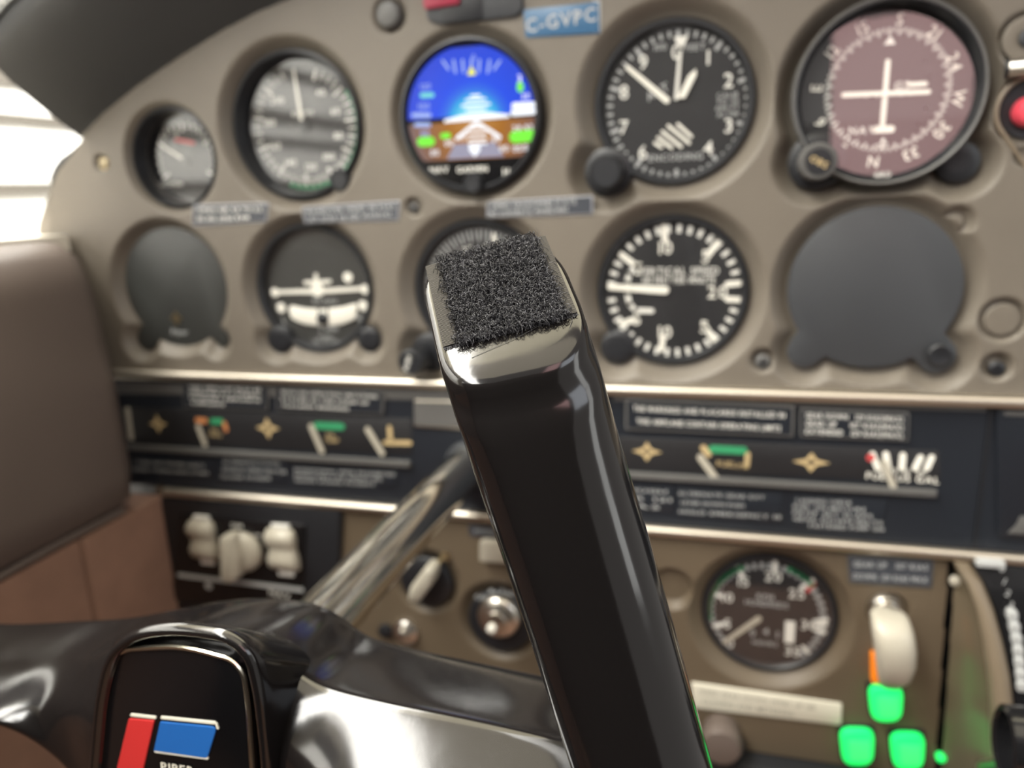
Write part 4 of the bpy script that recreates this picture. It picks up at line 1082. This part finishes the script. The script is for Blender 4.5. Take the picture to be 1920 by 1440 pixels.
rings = []
cols = []
for k in range(5): cols.append(catmull([(s_[0], *s_[1 + k]) for s_ in ST], 5))
for i in range(len(cols[0])):
    bt, rg, fm, fb, bb = [np.array(cols[k][i]) for k in range(5)]
    rg2 = rg + (bt - rg) * .10 + np.array([0, 0, .35]); rg3 = rg + (fm - rg) * .10 + np.array([0, -.8, 0])
    rings.append([bt + (0, 1, -3), bt + (0, -.6, -.7), bt + (rg - bt) * .06 + (0, 0, .2), bt + (rg - bt) * .5 + (0, 0, .9), rg2, rg, rg3, rg + (fm - rg) * .45 + (0, -.5, .8), fm + (0, 0, .5), fm + (fb - fm) * .25 + (0, -.8, 0), fm + (fb - fm) * .6 + (0, -.6, 0), fb, (fb + bb) / 2 + (0, 0, -3), bb, (bb + bt) / 2 + (0, 3, 0)])
b = MB(); b.loft(rings); body = b.build('crossbar', M['yoke'], yk, smooth=180)
md = body.modifiers.new('smooth', 'SUBSURF'); md.levels = 1; md.render_levels = 2

# hub housing around the emblem
YE = -266.0
ho = [P(*p, YE) for p in ((150, 1620), (160, 1440), (172, 1300), (192, 1222), (240, 1182), (325, 1171), (425, 1186), (474, 1228), (492, 1300), (508, 1440), (515, 1620))]
ho = rounded(rounded(ho, 14, 5), 2, 2)
b = MB(); n = len(ho); rings = []
ctr = np.array(ho).mean(0)
def ring_of(d, y): return [(p[0], y, p[1] - max(0, y - YE - 3) * .85) for p in inset(ho[::-1] if sum(ho[i][0] * ho[(i + 1) % n][1] - ho[(i + 1) % n][0] * ho[i][1] for i in range(n)) < 0 else ho, d)]
rings = [ring_of(-2.5, YE + 26), ring_of(-1.2, YE + 12), ring_of(-.2, YE + 5), ring_of(.2, YE + 2), ring_of(1.0, YE + .3), ring_of(2.2, YE - .4), ring_of(3.2, YE + .2), ring_of(3.8, YE + 1.6), ring_of(4.4, YE + 4.0), ring_of(8, YE + 4.2)]
b.loft(rings, cap0=False); b.build('hub_housing', M['yoke'], yk, smooth=70)
YP = YE + 2.2
pl_ = [P(*p, YP) for p in ((168, 1600), (184, 1440), (196, 1320), (208, 1238), (232, 1217), (340, 1210), (436, 1236), (458, 1264), (466, 1320), (474, 1440), (480, 1600))]
pl_ = rounded(pl_, [3, 8, 8, 3.2, 8, 9, 6, 3.2, 8, 8, 3], 5)
b = MB(); b.prism(pl_, YP, YP + 3, .6); em = b.build('emblem_plate', M['emblem'], yk, smooth=25)
b = MB(); b.tube([(p[0], YP - .1, p[1]) for p in pl_], .8, 8, closed=True); b.build('emblem_edge', M['emedge'], em)
q = [P(*p, YP) for p in ((243, 1346), (291, 1350), (262, 1475), (214, 1468))]; b = MB(); b.prism(rounded(q, .6), YP - .5, YP + .2, .15); b.build('red_bar', M['emred'], em, smooth=0)
q = [P(*p, YP) for p in ((302, 1352), (408, 1362), (390, 1420), (290, 1406))]; b = MB(); b.prism(rounded(q, [.3, 2.2, 1.0, .3]), YP - .5, YP + .2, .15); b.build('blue_bar', M['emblue'], em, smooth=0)
b = MB(); Yt = YP - .4
for p, q in (((246, 1341), (290, 1346)), ((303, 1346), (402, 1356)), ((291, 1409), (388, 1422))): dbar(b, p, q, .85, Yt)
dbar(b, (405, 1358), (408, 1366), .7, Yt); b.build('raised_edges', M['emwhite'], em)
b = MB(); x, z = P(333, 1441, Yt); b.text('PIPER', x, z, 4.6, Yt - .1, math.atan2(*(np.array(P(391, 1424, Yt)) - np.array(P(289, 1409, Yt)))[::-1]), 1.0, .16, .15); b.build('lettering', M['emwhite'], em)

# horn: superellipse sections along an axis measured in camera space, sheared at the top for the slanted end
axd = nz(camv((.29, .945, .143))); f0 = camv((.041, .135, -.98)); f0 = nz(f0 - axd * (f0 @ axd))
r0 = np.cross(f0, axd); r0 = nz(r0);
if r0 @ AX[0] < 0: r0 = -r0
r0 = nz(camv((.968, -.25, 0))); an = math.radians(0.5); U = r0 * math.cos(an) + f0 * math.sin(an); V = f0 * math.cos(an) - r0 * math.sin(an)
CC = cam3((-2.4, -19.2, 191.0))
HW, HD, SH = 18.6, 17.0, 0.80


def se(n_, k, seg): a = 2 * PI * (k + .5) / seg; c_, s_ = math.cos(a), math.sin(a); return np.sign(c_) * abs(c_) ** (2 / n_), np.sign(s_) * abs(s_) ** (2 / n_)


Ncap = nz(np.cross(U, V + axd * SH));
if Ncap @ axd > 0: Ncap = -Ncap
SEG = 56


def hring(sft, sh, kw=1.0, kd=1.0, lift=0.0, n_=3.6, bend=0.0):
    ctr_ = CC + axd * sft + U * bend + Ncap * lift; out = []
    for k in range(SEG):
        a, d = se(n_, k, SEG)
        if a < 0: a, d = se(n_ * 1.7, k, SEG)
        if d > 0: d = d * 1.1 + .14 * (1 - a * a) * min(1, d)
        a *= HW * kw; d *= HD * kd
        out.append(ctr_ + U * a + V * d + axd * (sh * d))
    return out


hr = [hring(0, SH, .55, .55, 1.9), hring(0, SH, .82, .76, 1.85), hring(0, SH, .92, .86, 1.5), hring(0, SH, .965, .93, .8), hring(.3, SH, .99, .975, -.2), hring(1.2, SH, 1.0, 1.0, -1.6), hring(3.6, SH, 1.0, 1.012, -2.2), hring(7, SH * .94, 1.0, 1.012, -1.6),
      hring(13, SH * .78, 1.0, 1.005, -.6, 3.9), hring(21, SH * .55, 1.0, 1.0, 0, 3.4), hring(32, SH * .3, 1.0, 1.0, 0, 3.0), hring(46, SH * .1, 1, 1, 0, 2.8), hring(62, 0, 1, 1, 0, 2.7, .2), hring(85, 0, .99, 1, 0, 2.7, .3), hring(110, 0, .98, 1, 0, 2.7, .2), hring(140, 0, .98, 1.0, 0, 2.7, 0), hring(175, 0, .95, .98, 0, 2.7, -1.5), hring(200, 0, .8, .85, 0, 2.5, -3)]
b = MB(); b.loft(hr); horn = b.build('horn', M['yoke'], yk, smooth=70)

# ------------------------------------------------------------------ fuzzy fastener patch stuck on the horn's slanted end
VV = nz(V + axd * SH); LV = math.hypot(1, SH)
tp = thing('hook_and_loop_patch', 'square of fuzzy charcoal hook and loop tape stuck on the yoke horn', 'patch', tuple(CC))
def cp3(a, d, h): return CC + U * a + VV * d + Ncap * (h + 1.9)
A0, A1, D0, D1 = -16.4, 16.4, -20.6, 11.4
b = MB(); b.loft([[cp3(A0, D0, h), cp3(A1, D0, h), cp3(A1, D1, h), cp3(A0, D1, h)] for h in (-1.2, .35)]); b.build('backing', M['velback'], tp, smooth=0)
PW0, PW1 = A0 + 4.2, A1 - 3.0
for x0, x1 in ((A0, PW0), (PW1, A1)):
    b = MB(); n = 74
    for k in range(n):
        d = D0 + (D1 - D0) * (k + .5) / n
        b.tube([cp3(x0 + .05, d + random.uniform(-.04, .04), .45), cp3((x0 + x1) / 2, d, .62), cp3(x1, d, .5)], .17, 5, caps=False)
    o = b.build('woven_edge', M['sel'], tp); o['kind'] = 'stuff'; o['label'] = 'ribbed grey woven edge strip'
b = MB()
NF = 7500
for i in range(NF):
    a = random.uniform(PW0 - .3, PW1 + .3); d = random.uniform(D0, D1)
    if random.random() < .09: d = random.choice((D0 - .1, D1 + .1)) + random.uniform(-.4, .4)
    hgt = random.uniform(.9, 2.1) * (1.0 if random.random() < .93 else 1.5); th = random.uniform(0, 2 * PI); ln = random.uniform(.8, 2.1); cu = random.uniform(-3.6, 3.6)
    pts = []; x = a; y = d; nn = 8
    for k in range(nn):
        u_ = k / (nn - 1); pts.append(cp3(x, y, .3 + hgt * math.sin(PI * min(1, u_ * random.uniform(.85, 1.0))) ** .75))
        x += math.cos(th) * ln / nn * 1.6; y += math.sin(th) * ln / nn * 1.6; th += cu / nn * 1.6 + random.uniform(-.3, .3)
    q = random.random(); b.mi = 0 if q < .42 else (1 if q < .80 else 2)
    b.tube(pts, .075 if b.mi < 2 else .062, 3, caps=False)
for i in range(90):
    dark = i % 2
    if i < 20: a, d = random.uniform(PW0, A1 - 1), D0 + random.uniform(-.8, .4)
    else: a, d = random.uniform(PW0, PW1), D1 + random.uniform(-.4, .3)
    p = cp3(a, d, 1.2); pts = [p]; dr = Ncap * random.uniform(.3, .8) + VV * (-.35 if d < 0 else .5) + U * random.uniform(-.6, .6)
    for k in range(6): p = p + dr * .36; dr = dr + U * random.uniform(-.35, .35) + VV * random.uniform(-.3, .3); pts.append(p)
    b.mi = 2 if dark else 1; b.tube(pts, .04, 3, caps=False)
o = b.build('loop_pile', [M['fib1'], M['fib2'], M['fib3']], tp, smooth=0); o['kind'] = 'stuff'
# fringe of adhesive and loose threads at the front edge
b = MB()
for i in range(260):
    a = A0 + (A1 - A0) * i / 260; p = cp3(a, D1 + .1, .3); pts = [p]
    for k in range(4): p = p + VV * random.uniform(.05, .28) + U * random.uniform(-.25, .25) - Ncap * .06; pts.append(p)
    b.tube(pts, .06, 3, caps=False)
b.tube([cp3(A0 + 6, D1 + 5.5, .05), cp3(2, D1 + 2.6, .25), cp3(9, D1 + .2, .3)], .05, 4)
b.tube([cp3(15.4, D1 - 2, .4), cp3(14.8, D1 + 1.6, .3), cp3(12.6, D1 + 5.2, -.4)], .08, 4)
b.tube([cp3(-11, D1 + .3, .2), cp3(-11.6, D1 + 3.2, -.2)], .05, 4)
o = b.build('loose_threads', M['fib2'], tp); o['kind'] = 'stuff'
